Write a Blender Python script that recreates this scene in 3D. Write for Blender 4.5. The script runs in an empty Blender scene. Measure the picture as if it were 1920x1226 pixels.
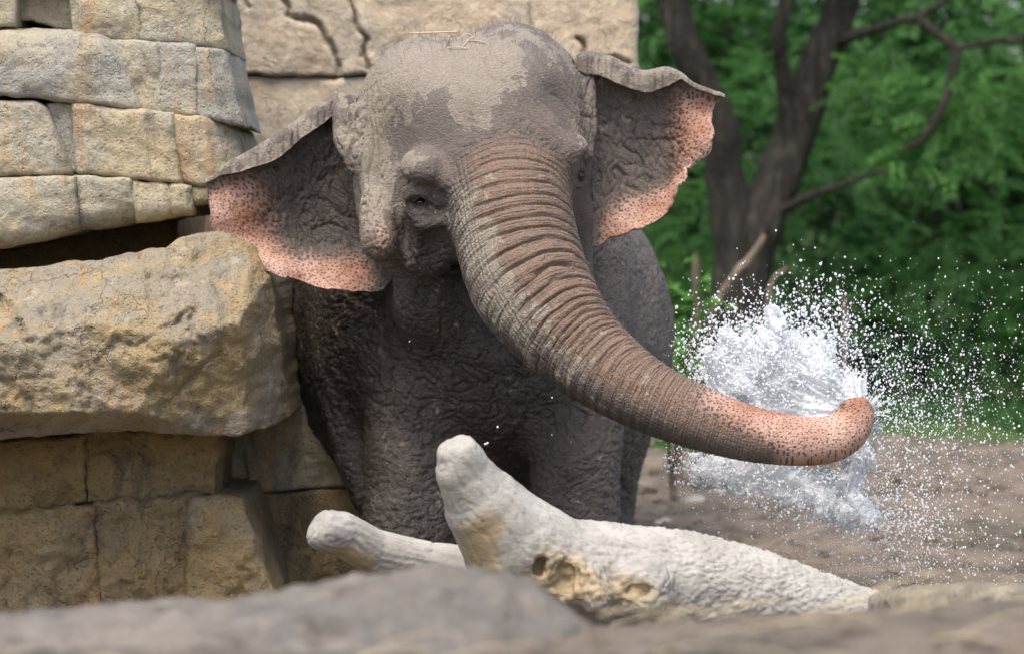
import bpy, math, random
import numpy as np
from mathutils import Vector

# ------------------------------------------------------------------ camera, light, exposure
scene = bpy.context.scene
COL = scene.collection
random.seed(7)
RNG = np.random.default_rng(11)

CAM = np.array([0.0, -12.0, 1.6])
FPX = 6000.0                     # focal length in photograph pixels (1920 wide)
PITCH = math.atan(193.0 / FPX)   # the horizon lies 193 px above the middle
cam_d = bpy.data.cameras.new('camera')
cam = bpy.data.objects.new('camera', cam_d)
COL.objects.link(cam)
cam.location = CAM
cam.rotation_euler = (math.pi / 2 - PITCH, 0, 0)
cam_d.sensor_width = 36.0
cam_d.lens = FPX / 1920.0 * 36.0
cam_d.clip_end = 400.0
cam_d.dof.use_dof = True
cam_d.dof.focus_distance = 11.75
cam_d.dof.aperture_fstop = 2.3
scene.camera = cam

world = bpy.data.worlds.new('World')
scene.world = world
world.use_nodes = True
wn = world.node_tree.nodes
wl = world.node_tree.links
bg = wn['Background']
sky = wn.new('ShaderNodeTexSky')
sky.sky_type = 'NISHITA'
sky.sun_disc = False
SUN_EL, SUN_AZ = math.radians(62), math.radians(200)     # azimuth clockwise from +Y
sky.sun_elevation = SUN_EL
sky.sun_rotation = SUN_AZ
sky.air_density = 1.0
sky.dust_density = 4.0
sky.ozone_density = 1.0
wl.new(sky.outputs[0], bg.inputs[0])
bg.inputs[1].default_value = 0.125

sun_d = bpy.data.lights.new('sun', 'SUN')
sun = bpy.data.objects.new('sun', sun_d)
COL.objects.link(sun)
sun_d.energy = 1.2
sun_d.angle = math.radians(26)
sun_d.color = (1.0, 0.95, 0.88)
sdir = Vector((math.sin(SUN_AZ) * math.cos(SUN_EL), math.cos(SUN_AZ) * math.cos(SUN_EL), math.sin(SUN_EL)))
sun.rotation_euler = sdir.to_track_quat('Z', 'Y').to_euler()
sun.location = (0, 0, 12)

scene.view_settings.view_transform = 'Standard'
scene.view_settings.look = 'None'
scene.view_settings.gamma = 1.0
scene.view_settings.exposure = 1.25
scene.cycles.use_denoising = True
scene.cycles.max_bounces = 6
scene.cycles.caustics_reflective = False
scene.cycles.caustics_refractive = False
scene.cycles.transparent_max_bounces = 8

# ------------------------------------------------------------------ helpers
CP, SP = math.cos(PITCH), math.sin(PITCH)


def P(px, py, Y):
    """world point on the plane y=Y that the photograph shows at pixel (px, py)"""
    px = np.asarray(px, float); py = np.asarray(py, float); Y = np.asarray(Y, float)
    a = (px - 960.0) / FPX
    b = -(py - 613.0) / FPX
    dy = CP + b * SP
    dz = -SP + b * CP
    t = (Y - CAM[1]) / dy
    return np.stack([a * t + 0 * t, Y + 0 * t, CAM[2] + dz * t], -1)


def UV(p):
    """pixel of a world point"""
    d = p - CAM
    f = d[..., 1] * CP - d[..., 2] * SP
    up = d[..., 1] * SP + d[..., 2] * CP
    return 960 + FPX * d[..., 0] / f, 613 - FPX * up / f


def mpp(Y):
    return (12.0 + Y) / FPX          # metres in one photograph pixel at depth Y


def sstep(a, b, x):
    t = np.clip((x - a) / (b - a), 0, 1)
    return t * t * (3 - 2 * t)


_g = np.random.default_rng(5).normal(size=(256, 3))
_g /= np.linalg.norm(_g, axis=1)[:, None]
_g = _g.astype(np.float32)


def _hash(ix, iy, iz, seed):
    h = (ix.astype(np.uint32) * np.uint32(73856093)) ^ (iy.astype(np.uint32) * np.uint32(19349663)) ^ (iz.astype(np.uint32) * np.uint32(83492791)) ^ np.uint32((seed * 2654435761) & 0xffffffff)
    h ^= h >> np.uint32(13)
    h *= np.uint32(1274126177)
    h ^= h >> np.uint32(16)
    return h


def noise(p, seed=0):
    p = np.asarray(p, np.float32)
    f0 = np.floor(p)
    i = f0.astype(np.int64)
    f = p - f0
    w = f * f * f * (f * (f * 6 - 15) + 10)
    out = np.zeros(len(p), np.float32)
    for dx in (0, 1):
        wx = w[:, 0] if dx else 1 - w[:, 0]
        for dy in (0, 1):
            wy = w[:, 1] if dy else 1 - w[:, 1]
            for dz in (0, 1):
                wz = w[:, 2] if dz else 1 - w[:, 2]
                g = _g[_hash(i[:, 0] + dx, i[:, 1] + dy, i[:, 2] + dz, seed) & np.uint32(255)]
                out += wx * wy * wz * (g[:, 0] * (f[:, 0] - dx) + g[:, 1] * (f[:, 1] - dy) + g[:, 2] * (f[:, 2] - dz))
    return out * 1.5


def fbm(p, octv=4, seed=0, gain=0.5):
    p = np.asarray(p, np.float32)
    o = np.zeros(len(p), np.float32); a = 1.0; s = 0.0
    for k in range(octv):
        o += a * noise(p * (2.03 ** k), seed + k); s += a; a *= gain
    return o / s * 1.3


def crackle(p, seed=0):
    """Voronoi F2-F1: small in the joints between cells"""
    p = np.asarray(p, np.float32)
    i = np.floor(p).astype(np.int64)
    f1 = np.full(len(p), 9, np.float32); f2 = f1.copy()
    for dx in (-1, 0, 1):
        for dy in (-1, 0, 1):
            for dz in (-1, 0, 1):
                cx, cy, cz = i[:, 0] + dx, i[:, 1] + dy, i[:, 2] + dz
                h = _hash(cx, cy, cz, seed)
                q = np.stack([cx + (h & np.uint32(1023)) / 1023.0, cy + ((h >> np.uint32(10)) & np.uint32(1023)) / 1023.0, cz + ((h >> np.uint32(20)) & np.uint32(1023)) / 1023.0], -1).astype(np.float32)
                d = np.sqrt(((p - q) ** 2).sum(1))
                m = d < f1
                f2 = np.where(m, f1, np.minimum(f2, d)); f1 = np.where(m, d, f1)
    return f2 - f1


def valley(x, sharp=3.0):
    """0 on the swelling between folds, -1 in the sharp fold itself"""
    return -(1 - np.abs(np.sin(np.pi * x))) ** sharp


def interp_poly(pts, t):
    """points along a polyline at 0..1 of its length"""
    pts = np.asarray(pts, float)
    L = np.r_[0, np.cumsum(np.linalg.norm(np.diff(pts, axis=0), axis=1))]
    L /= L[-1]
    return np.stack([np.interp(t, L, pts[:, k]) for k in range(pts.shape[1])], -1)


def catmull(pts, n):
    pts = np.asarray(pts, float)
    q = np.vstack([2 * pts[0] - pts[1], pts, 2 * pts[-1] - pts[-2]])
    out = []
    m = len(pts) - 1
    for i in range(m):
        a, b, c, d = q[i:i + 4]
        for t in np.linspace(0, 1, n, endpoint=False):
            out.append(0.5 * ((2 * b) + (-a + c) * t + (2 * a - 5 * b + 4 * c - d) * t * t + (-a + 3 * b - 3 * c + d) * t ** 3))
    out.append(pts[-1])
    return np.array(out)


def link(name, me, mat=None, parent=None):
    o = bpy.data.objects.new(name, me)
    COL.objects.link(o)
    if mat and not me.materials:
        me.materials.append(mat)
    if parent:
        o.parent = parent
    return o


def mesh_obj(name, V, F, mat=None, parent=None, smooth=True, attrs=None):
    me = bpy.data.meshes.new(name)
    V = np.asarray(V, np.float32)
    if isinstance(F, np.ndarray):
        n, k = F.shape
        me.vertices.add(len(V)); me.vertices.foreach_set('co', V.ravel())
        me.loops.add(n * k); me.loops.foreach_set('vertex_index', F.astype(np.int32).ravel())
        me.polygons.add(n); me.polygons.foreach_set('loop_start', np.arange(0, n * k, k, dtype=np.int32))
        me.update(calc_edges=True)
        me.validate()
    else:
        me.from_pydata(V.tolist(), [], F)
    if smooth:
        me.polygons.foreach_set('use_smooth', np.ones(len(me.polygons), bool))
    for k, a in (attrs or {}).items():
        a = np.asarray(a, np.float32)
        if a.ndim == 1:
            me.attributes.new(k, 'FLOAT', 'POINT').data.foreach_set('value', a)
        else:
            me.attributes.new(k, 'FLOAT_VECTOR', 'POINT').data.foreach_set('vector', a.ravel())
    me.update()
    return link(name, me, mat, parent)


def tag(o, label=None, cat=None, group=None, kind=None):
    if label: o['label'] = label
    if cat: o['category'] = cat
    if group: o['group'] = group
    if kind: o['kind'] = kind
    return o


def empty(name, loc):
    o = bpy.data.objects.new(name, None)
    COL.objects.link(o)
    o.location = loc
    return o


def child(o, parent):
    """parent without moving"""
    o.parent = parent
    o.matrix_parent_inverse = parent.matrix_basis.inverted()
    return o


def vnormals(V, F):
    if F.shape[1] == 4:
        fn = np.cross(V[F[:, 2]] - V[F[:, 0]], V[F[:, 3]] - V[F[:, 1]])
    else:
        fn = np.cross(V[F[:, 1]] - V[F[:, 0]], V[F[:, 2]] - V[F[:, 0]])
    N = np.zeros_like(V)
    for k in range(3):
        for j in range(F.shape[1]):
            N[:, k] += np.bincount(F[:, j], fn[:, k], len(V))
    return N / np.maximum(np.linalg.norm(N, axis=1), 1e-12)[:, None]


# ---- signed distance fields -> mesh (naive surface nets on a grid that may be uneven)
def surface_nets(F, ax, ay, az):
    ins = (F < 0)
    s = ins.astype(np.int8)
    c = s[:-1] + s[1:]
    c = c[:, :-1] + c[:, 1:]
    c = c[:, :, :-1] + c[:, :, 1:]
    act = (c > 0) & (c < 8)
    del c, s
    I, J, K = np.nonzero(act)
    n = len(I)
    shp = act.shape
    flat = (I.astype(np.int64) * shp[1] + J) * shp[2] + K
    del act
    cor = {}
    for a in (0, 1):
        for b in (0, 1):
            for d in (0, 1):
                cor[a, b, d] = F[I + a, J + b, K + d]
    acc = np.zeros((n, 3)); cnt = np.zeros(n)
    for axis in range(3):
        for a in (0, 1):
            for b in (0, 1):
                c0 = [0, 0, 0]; o = [q for q in range(3) if q != axis]
                c0[o[0]] = a; c0[o[1]] = b
                c1 = list(c0); c1[axis] = 1
                f0, f1 = cor[tuple(c0)], cor[tuple(c1)]
                m = (f0 < 0) != (f1 < 0)
                t = np.where(m, f0 / np.where(f0 == f1, 1, f0 - f1), 0)
                for q in range(3):
                    acc[:, q] += np.where(m, t if q == axis else c0[q], 0)
                cnt += m
    acc /= cnt[:, None]
    V = np.stack([ax[I] + acc[:, 0] * (ax[I + 1] - ax[I]), ay[J] + acc[:, 1] * (ay[J + 1] - ay[J]), az[K] + acc[:, 2] * (az[K + 1] - az[K])], -1)
    quads = []
    dims = F.shape
    for axis in range(3):
        sl0 = [slice(1, -1)] * 3; sl1 = [slice(1, -1)] * 3
        sl0[axis] = slice(0, -1); sl1[axis] = slice(1, None)
        m = ins[tuple(sl0)] != ins[tuple(sl1)]
        g = np.stack(np.nonzero(m), -1)
        off = [1, 1, 1]; off[axis] = 0
        g = g + np.array(off)
        sgn = ins[g[:, 0], g[:, 1], g[:, 2]]
        o = [q for q in range(3) if q != axis]
        idx = []
        for (a, b) in ((0, 0), (1, 0), (1, 1), (0, 1)):
            h = g.copy()
            h[:, o[0]] -= a; h[:, o[1]] -= b
            fl = (h[:, 0].astype(np.int64) * shp[1] + h[:, 1]) * shp[2] + h[:, 2]
            idx.append(np.searchsorted(flat, fl))
        q = np.stack(idx, -1)
        flip = sgn if axis != 1 else ~sgn
        q[~flip] = q[~flip][:, ::-1]
        quads.append(q)
    return V, np.vstack(quads)


def sdf_mesh(fn, ax, ay, az, band=1.6, st=4):
    """narrow band: a coarse look first, then the fine grid only where the surface is near"""
    def pad(a):
        n = (len(a) - 1 + st - 1) // st * st + 1
        if n > len(a):
            a = np.r_[a, a[-1] + (a[-1] - a[-2]) * np.arange(1, n - len(a) + 1)]
        return a
    ax, ay, az = pad(ax), pad(ay), pad(az)
    cx, cy, cz = ax[::st], ay[::st], az[::st]
    G = np.stack(np.meshgrid(cx, cy, cz, indexing='ij'), -1).reshape(-1, 3).astype(np.float32)
    D = np.concatenate([fn(G[i:i + 400000]) for i in range(0, len(G), 400000)]).reshape(len(cx), len(cy), len(cz))
    h = np.sqrt(np.diff(cx)[:, None, None] ** 2 + np.diff(cy)[None, :, None] ** 2 + np.diff(cz)[None, None, :] ** 2)
    mn = np.abs(D[:-1, :-1, :-1])
    for a in (0, 1):
        for b in (0, 1):
            for d in (0, 1):
                mn = np.minimum(mn, np.abs(D[a:a + len(cx) - 1, b:b + len(cy) - 1, d:d + len(cz) - 1]))
    near = mn < h * band * 0.6
    sign = np.where(D < 0, -1.0, 1.0).astype(np.float32)
    F = np.repeat(np.repeat(np.repeat(sign, st, 0), st, 1), st, 2)[:len(ax), :len(ay), :len(az)].copy()
    I, J, K = np.nonzero(near)
    r = np.arange(st + 1)
    fine = np.zeros(F.shape, bool)
    for a in r:
        for b in r:
            for d in r:
                fine[I * st + a, J * st + b, K * st + d] = True
    fi = np.stack(np.nonzero(fine), -1)
    del fine
    vals = np.empty(len(fi), np.float32)
    for i in range(0, len(fi), 400000):
        q = fi[i:i + 400000]
        vals[i:i + 400000] = fn(np.stack([ax[q[:, 0]], ay[q[:, 1]], az[q[:, 2]]], -1).astype(np.float32))
    F[fi[:, 0], fi[:, 1], fi[:, 2]] = vals
    return surface_nets(F, ax, ay, az)


def smin(a, b, k):
    h = np.maximum(k - np.abs(a - b), 0) / k
    return np.minimum(a, b) - h * h * k * 0.25


def smax(a, b, k):
    return -smin(-a, -b, k)


def _ell(p, c, r, roll):
    x, y, z = p[:, 0] - np.float32(c[0]), p[:, 1] - np.float32(c[1]), p[:, 2] - np.float32(c[2])
    if roll:
        cs, sn = np.float32(math.cos(roll)), np.float32(math.sin(roll))
        x, z = x * cs + z * sn, z * cs - x * sn
    x, y, z = x / np.float32(r[0]), y / np.float32(r[1]), z / np.float32(r[2])
    k0 = np.sqrt(x * x + y * y + z * z)
    x, y, z = x / np.float32(r[0]), y / np.float32(r[1]), z / np.float32(r[2])
    return k0 * (k0 - 1) / np.maximum(np.sqrt(x * x + y * y + z * z), np.float32(1e-6))


def _chain(p, pts, rad, want):
    x, y, z = (np.ascontiguousarray(p[:, k]) for k in range(3))
    best = np.full(len(p), 1e9, np.float32); bs = np.zeros(len(p), np.float32)
    L = np.r_[0, np.cumsum(np.linalg.norm(np.diff(pts, axis=0), axis=1))]
    for i in range(len(pts) - 1):
        a = pts[i].astype(np.float32); ab = (pts[i + 1] - pts[i]).astype(np.float32)
        dx, dy, dz = x - a[0], y - a[1], z - a[2]
        t = np.clip((dx * ab[0] + dy * ab[1] + dz * ab[2]) * np.float32(1 / max(float(ab @ ab), 1e-9)), 0, 1)
        dx -= t * ab[0]; dy -= t * ab[1]; dz -= t * ab[2]
        d = np.sqrt(dx * dx + dy * dy + dz * dz) - (np.float32(rad[i]) + t * np.float32(rad[i + 1] - rad[i]))
        if want:
            bs = np.where(d < best, np.float32(L[i]) + t * np.float32(L[i + 1] - L[i]), bs)
        np.minimum(best, d, out=best)
    return (best, bs) if want else best


def _culled(p, lo, hi, f, m=0.26):
    """look only at the points near the shape; all others are simply far"""
    k = np.ones(len(p), bool)
    for q in range(3):
        k &= (p[:, q] > lo[q] - m) & (p[:, q] < hi[q] + m)
    if k.all():
        return f(p)
    o = np.full(len(p), m, np.float32)
    if k.any():
        o[k] = f(p[k])
    return o


def s_ell(p, c, r, roll=0.0):
    R = np.array(r) if not roll else np.array([max(r[0], r[2]), r[1], max(r[0], r[2])])
    return _culled(p, np.asarray(c) - R, np.asarray(c) + R, lambda q: _ell(q, c, r, roll))


def s_chain(p, pts, rad, want=False):
    """distance to a chain of round cones; with want also the place along it"""
    if want:
        return _chain(p, pts, rad, True)
    R = np.asarray(rad)[:, None]
    if len(pts) > 12:
        o = None
        for i in range(0, len(pts) - 1, 8):
            d = s_chain(p, pts[i:i + 9], rad[i:i + 9])
            o = d if o is None else np.minimum(o, d)
        return o
    return _culled(p, (pts - R).min(0), (pts + R).max(0), lambda q: _chain(q, pts, rad, False))


# ---- material nodes
class Mat:
    def __init__(self, name):
        self.m = bpy.data.materials.new(name)
        self.m.use_nodes = True
        self.nt = self.m.node_tree
        self.b = self.nt.nodes['Principled BSDF']
        self._c = None

    def new(self, t, **kw):
        n = self.nt.nodes.new(t)
        for k, v in kw.items():
            setattr(n, k, v)
        return n

    def set(self, sock, v):
        if hasattr(v, 'is_output'):
            self.nt.links.new(v, sock)
        else:
            sock.default_value = v

    @property
    def co(self):
        if self._c is None:
            self._c = self.new('ShaderNodeNewGeometry').outputs['Position']
        return self._c

    def map(self, vec, scale=(1, 1, 1), loc=(0, 0, 0), rot=(0, 0, 0)):
        n = self.new('ShaderNodeMapping')
        self.set(n.inputs[0], vec)
        n.inputs['Scale'].default_value = scale; n.inputs['Location'].default_value = loc; n.inputs['Rotation'].default_value = rot
        return n.outputs[0]

    def noise(self, vec, scale, detail=4, rough=0.55, dist=0.0, col=False):
        n = self.new('ShaderNodeTexNoise')
        self.set(n.inputs['Vector'], vec); n.inputs['Scale'].default_value = scale
        n.inputs['Detail'].default_value = detail; n.inputs['Roughness'].default_value = rough; n.inputs['Distortion'].default_value = dist
        return n.outputs[1 if col else 0]

    def vor(self, vec, scale, feature='F1', rnd=1.0, dim='3D'):
        n = self.new('ShaderNodeTexVoronoi', feature=feature, voronoi_dimensions=dim)
        self.set(n.inputs['Vector'], vec); n.inputs['Scale'].default_value = scale; n.inputs['Randomness'].default_value = rnd
        return n.outputs['Distance']

    def math(self, op, a, b=0.0, c=0.0, clamp=False):
        n = self.new('ShaderNodeMath', operation=op, use_clamp=clamp)
        self.set(n.inputs[0], a); self.set(n.inputs[1], b); self.set(n.inputs[2], c)
        return n.outputs[0]

    def ramp(self, v, lo, hi, a=0.0, b=1.0):
        n = self.new('ShaderNodeMapRange', interpolation_type='SMOOTHSTEP')
        self.set(n.inputs[0], v); self.set(n.inputs[1], lo); self.set(n.inputs[2], hi); self.set(n.inputs[3], a); self.set(n.inputs[4], b)
        return n.outputs[0]

    def mix(self, f, a, b, mode='MIX'):
        n = self.new('ShaderNodeMix', data_type='RGBA', blend_type=mode)
        self.set(n.inputs[0], f)
        for s, v in ((n.inputs[6], a), (n.inputs[7], b)):
            self.set(s, v if hasattr(v, 'is_output') else tuple(v) + (1.0,) if len(v) == 3 else v)
        return n.outputs[2]

    def attr(self, name, vec=False):
        n = self.new('ShaderNodeAttribute', attribute_name=name)
        return n.outputs['Vector' if vec else 'Fac']

    def bump(self, h, dist, strength=1.0, normal=None):
        n = self.new('ShaderNodeBump')
        n.inputs['Strength'].default_value = strength; n.inputs['Distance'].default_value = dist
        self.set(n.inputs['Height'], h)
        if normal: self.set(n.inputs['Normal'], normal)
        return n.outputs[0]

    def out(self, col=None, rough=None, normal=None, spec=None):
        if col is not None: self.set(self.b.inputs['Base Color'], col if hasattr(col, 'is_output') else tuple(col) + (1.0,))
        if rough is not None: self.set(self.b.inputs['Roughness'], rough)
        if normal is not None: self.set(self.b.inputs['Normal'], normal)
        if spec is not None: self.set(self.b.inputs['Specular IOR Level'], spec)
        return self.m

# ------------------------------------------------------------------ the ground
def ground_height(x, y):
    yy = np.array([-60, -12, -8, -6.3, -5.5, -5.0, -4.0, -3.0, -1.2, -0.3, 0.5, 12, 14, 60.0])
    zz = np.array([0.5, 0.55, 0.70, 0.765, 0.765, 0.70, 0.48, 0.34, 0.16, 0.03, 0.0, 0.02, 0.05, 1.0])
    z = np.interp(y, yy, zz)
    z = z + np.where(y < -3.5, np.where(x > 0, 0.055, 0.02) * np.clip(x, -2, 2), 0) * sstep(-3.5, -5.0, y)
    return z


def m_soil():
    m = Mat('soil')
    big = m.noise(m.co, 0.9, 5, 0.6)
    mid = m.noise(m.co, 7, 6, 0.65)
    fine = m.noise(m.co, 60, 5, 0.7)
    c = m.mix(m.ramp(big, 0.42, 0.58), (0.125, 0.112, 0.085), (0.225, 0.178, 0.136))
    c = m.mix(m.ramp(mid, 0.45, 0.75), c, (0.30, 0.245, 0.19))
    c = m.mix(m.ramp(mid, 0.46, 0.30), c, (0.075, 0.058, 0.044))
    c = m.mix(m.ramp(fine, 0.62, 0.74, 0, 0.7), c, (0.42, 0.36, 0.28))
    # low weeds, then grass, where the bare earth ends
    sep = m.new('ShaderNodeSeparateXYZ'); m.set(sep.inputs[0], m.co)
    far = m.ramp(m.math('ADD', sep.outputs[1], m.math('MULTIPLY', m.noise(m.co, 1.3, 4), 3.0)), 12.2, 13.2)
    weeds = m.mix(mid, (0.045, 0.085, 0.022), (0.085, 0.14, 0.04))
    c = m.mix(far, c, weeds)
    h = m.math('ADD', m.math('MULTIPLY', mid, 1.0), m.math('MULTIPLY', fine, 0.35))
    return m.out(c, 0.95, m.bump(h, 0.05, 1.0), 0.2)


SOIL = m_soil()


def make_ground():
    xs = np.unique(np.r_[np.linspace(-120, -4, 30), np.linspace(-3, 5, 210), np.linspace(5, 120, 30)])
    ys = np.unique(np.r_[np.linspace(-60, -8, 20), np.linspace(-7, 13.5, 480), np.linspace(14, 260, 60)])
    X, Y = np.meshgrid(xs, ys, indexing='ij')
    V = np.stack([X.ravel(), Y.ravel(), ground_height(X.ravel(), Y.ravel())], -1)
    nf = sstep(16, 12, np.abs(V[:, 1])) * sstep(7, 4, np.abs(V[:, 0]))
    d = 0.06 * fbm(V * 0.9, 3, 3) + 0.055 * fbm(V * 4.0, 4, 9) * (0.4 + 0.6 * sstep(-0.2, 0.5, fbm(V * 0.7, 2, 21)))
    ridge = 1 - np.abs(fbm(V * np.array([3.0, 6.0, 3.0]), 3, 31))
    V[:, 2] += nf * (d + 0.035 * ridge ** 4) * (0.35 + 0.65 * sstep(-4.2, -2.0, V[:, 1]))
    nx, ny = len(xs), len(ys)
    i = (np.arange(nx - 1)[:, None] * ny + np.arange(ny - 1)[None, :]).ravel()
    F = np.stack([i, i + ny, i + ny + 1, i + 1], -1)
    o = mesh_obj('ground', V, F, SOIL)
    tag(o, kind='structure')
    return V


make_ground()


def blob_mesh(n, amp, seed, sub=1):
    """a small knobbly stone or clod of 20 faces"""
    import bmesh
    bm = bmesh.new()
    bmesh.ops.create_icosphere(bm, subdivisions=sub, radius=1.0)
    V = np.array([v.co[:] for v in bm.verts]); F = np.array([[v.index for v in f.verts] for f in bm.faces])
    bm.free()
    V = V * (1 + amp * fbm(V * 1.4, 3, seed))[:, None]
    return V, F


def scatter(n, gen, blobs, name, mat):
    Vs, Fs = [], []; k = 0
    for _ in range(n):
        x, y, r, fl = gen()
        V, F = blobs[RNG.integers(len(blobs))]
        a = RNG.uniform(0, 6.28)
        R = np.array([[math.cos(a), -math.sin(a), 0], [math.sin(a), math.cos(a), 0], [0, 0, 1]])
        W = (V * np.array([r, r * RNG.uniform(.6, 1), r * fl])) @ R.T + np.array([x, y, float(ground_height(np.array([x]), np.array([y]))[0]) + r * fl * 0.25])
        Vs.append(W); Fs.append(F + k); k += len(W)
    return mesh_obj(name, np.vstack(Vs), np.vstack(Fs), mat, smooth=True)


CL = [blob_mesh(2, 0.45, s) for s in (1, 2, 3, 4)]


def gen_far():
    return RNG.uniform(-1.0, 4.2), RNG.uniform(0.3, 11.5), min(0.06, 0.008 / max(0.10, RNG.random())), 0.55


def gen_bank():
    y = RNG.uniform(-6.4, -3.0)
    return RNG.uniform(-1.6, 1.8), y, min(0.022, 0.005 / max(0.15, RNG.random())), 0.6


tag(scatter(4200, gen_far, CL, 'soil_clods', SOIL), 'loose brown clods scattered over the bare earth behind the log', 'soil', kind='stuff')
tag(scatter(1500, gen_bank, CL, 'bank_clods', SOIL), 'loose crumbs of earth on the blurred bank before the log', 'soil', kind='stuff')


def m_pebble():
    m = Mat('pebble')
    c = m.mix(m.noise(m.co, 30, 4), (0.30, 0.26, 0.21), (0.50, 0.46, 0.40))
    return m.out(c, 0.85, m.bump(m.noise(m.co, 160, 3), 0.004, 0.6), 0.3)


PEB = m_pebble()
for i, (px, py, r, lab) in enumerate([
        (1437, 972, 0.060, 'flat pale stone half buried in the earth beyond the log'),
        (1527, 1003, 0.050, 'small rounded pale stone on the bare earth below the spray'),
        (1273, 905, 0.055, 'small tan stone on the earth just beside the hind leg'),
        (1300, 946, 0.085, 'reddish brown lump of stone on the earth behind the log'),
        (1340, 862, 0.050, 'little pale stone on the earth under the lifted trunk'),
        (1245, 985, 0.060, 'grey stone lying close behind the top edge of the log')]):
    # where the ray through that pixel meets the ground
    ysr = np.arange(-0.5, 14, 0.02)
    q = P(px, py, ysr)
    j = int(np.argmax(q[:, 2] < ground_height(q[:, 0], q[:, 1])))
    V, F = blob_mesh(2, 0.45, 20 + i, 3)
    o = mesh_obj('stone', V * np.array([r, r * .8, r * .5]), F, PEB)
    o.location = (q[j, 0], q[j, 1], float(ground_height(q[j:j + 1, 0], q[j:j + 1, 1])[0]) + r * 0.15)
    o.rotation_euler = (0, 0, i * 1.3)
    tag(o, lab, 'stone', 'small stones on the bare earth')

# ------------------------------------------------------------------ rocks
def m_rock(name, tan, grey, rust, dark, wet=0.0, grain=1.0, relief=0.030):
    m = Mat(name)
    co = m.co
    big = m.noise(co, 1.5, 5, 0.62, 0.9)
    mid = m.noise(co, 7.5, 6, 0.68, 0.6)
    fine = m.noise(co, 85, 4, 0.72)
    streak = m.noise(m.map(co, (7.5, 7.5, 0.8)), 1.0, 5, 0.62, 0.35)
    c = m.mix(m.ramp(big, 0.40, 0.60), grey, tan)
    c = m.mix(m.ramp(mid, 0.50, 0.70, 0, 0.8), c, tuple(min(1, v * 1.30) for v in tan))
    # rust and pale lime run down the faces, dark algae hangs in broken veils
    c = m.mix(m.ramp(streak, 0.57, 0.68, 0, 0.75), c, rust)
    c = m.mix(m.ramp(streak, 0.40, 0.31, 0, 0.6), c, tuple(min(1, v * 1.38 + 0.03) for v in grey))
    c = m.mix(m.ramp(m.noise(m.map(co, (4.5, 4.5, 1.5), (3, 1, 7)), 1.0, 6, 0.70, 0.7), 0.54, 0.66, 0, 0.65), c, tuple(v * 1.25 for v in dark))
    c = m.mix(m.ramp(mid, 0.42, 0.30, 0, 0.75), c, dark)
    c = m.mix(m.ramp(fine, 0.56, 0.70, 0, 0.6), c, tuple(min(1, v * 1.45) for v in tan))
    c = m.mix(m.ramp(fine, 0.45, 0.32, 0, 0.8), c, dark)
    # hairline cracks
    wv = m.new('ShaderNodeVectorMath', operation='MULTIPLY_ADD')
    m.set(wv.inputs[0], m.noise(co, 4, 4, 0.65, col=True)); wv.inputs[1].default_value = (0.35, 0.35, 0.35); m.set(wv.inputs[2], m.map(co, (1.3, 1.3, 0.75)))
    crack = m.ramp(m.vor(wv.outputs[0], 2.3, 'DISTANCE_TO_EDGE'), 0.0, 0.012)
    gate = m.ramp(m.noise(co, 2.1, 2), 0.50, 0.60)
    crack = m.math('SUBTRACT', 1.0, m.math('MULTIPLY', m.math('SUBTRACT', 1.0, crack), gate))
    pits = m.ramp(m.vor(m.map(co, (1, 1, 1.3)), 30), 0.08, 0.24)
    h = m.math('ADD', m.math('MULTIPLY', mid, 1.2), m.math('MULTIPLY', fine, 0.55 * grain))
    h = m.math('ADD', h, m.math('MULTIPLY', pits, 0.25))
    h = m.math('ADD', h, m.math('MULTIPLY', crack, 0.35))
    rgh = 0.9 if not wet else m.ramp(big, 0.35, 0.65, 0.9, 0.9 - wet)
    return m.out(c, rgh, m.bump(h, relief, 1.0), 0.35)


ROCK_TAN = m_rock('sandstone_tan', (0.455, 0.375, 0.225), (0.40, 0.365, 0.285), (0.47, 0.295, 0.155), (0.16, 0.138, 0.105), relief=0.022)
ROCK_GREY = m_rock('sandstone_grey', (0.415, 0.365, 0.26), (0.365, 0.35, 0.305), (0.42, 0.32, 0.20), (0.16, 0.145, 0.12), relief=0.022)
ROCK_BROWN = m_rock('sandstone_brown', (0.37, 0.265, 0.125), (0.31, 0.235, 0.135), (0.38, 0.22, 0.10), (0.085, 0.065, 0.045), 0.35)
ROCK_BIG = m_rock('sandstone_boulder', (0.37, 0.27, 0.13), (0.33, 0.29, 0.22), (0.44, 0.27, 0.12), (0.10, 0.082, 0.062), 0.2)
ROCK_PINK = m_rock('sandstone_rose', (0.52, 0.42, 0.295), (0.45, 0.39, 0.305), (0.52, 0.35, 0.22), (0.30, 0.24, 0.175), relief=0.014)


def crack_depth(u, v, cracks):
    """groove depth (m) at photograph pixels u, v: cracks are polylines with a width in px and a depth in m"""
    d = np.zeros_like(u)
    w = np.stack([u * 0.03, v * 0.03, 0 * u], -1)
    uu = u + 9 * fbm(w, 3, 77); vv = v + 9 * fbm(w + 31, 3, 78)
    for pts, wd, dep in cracks:
        best = np.full(len(u), 1e9)
        for (ax, ay), (bx, by) in zip(pts[:-1], pts[1:]):
            t = np.clip(((uu - ax) * (bx - ax) + (vv - ay) * (by - ay)) / ((bx - ax) ** 2 + (by - ay) ** 2), 0, 1)
            best = np.minimum(best, np.hypot(uu - ax - t * (bx - ax), vv - ay - t * (by - ay)))
        d = np.maximum(d, dep * np.clip(1 - best / wd, 0, 1) ** 0.7)
    return d


_stone_seed = [0]


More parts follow.
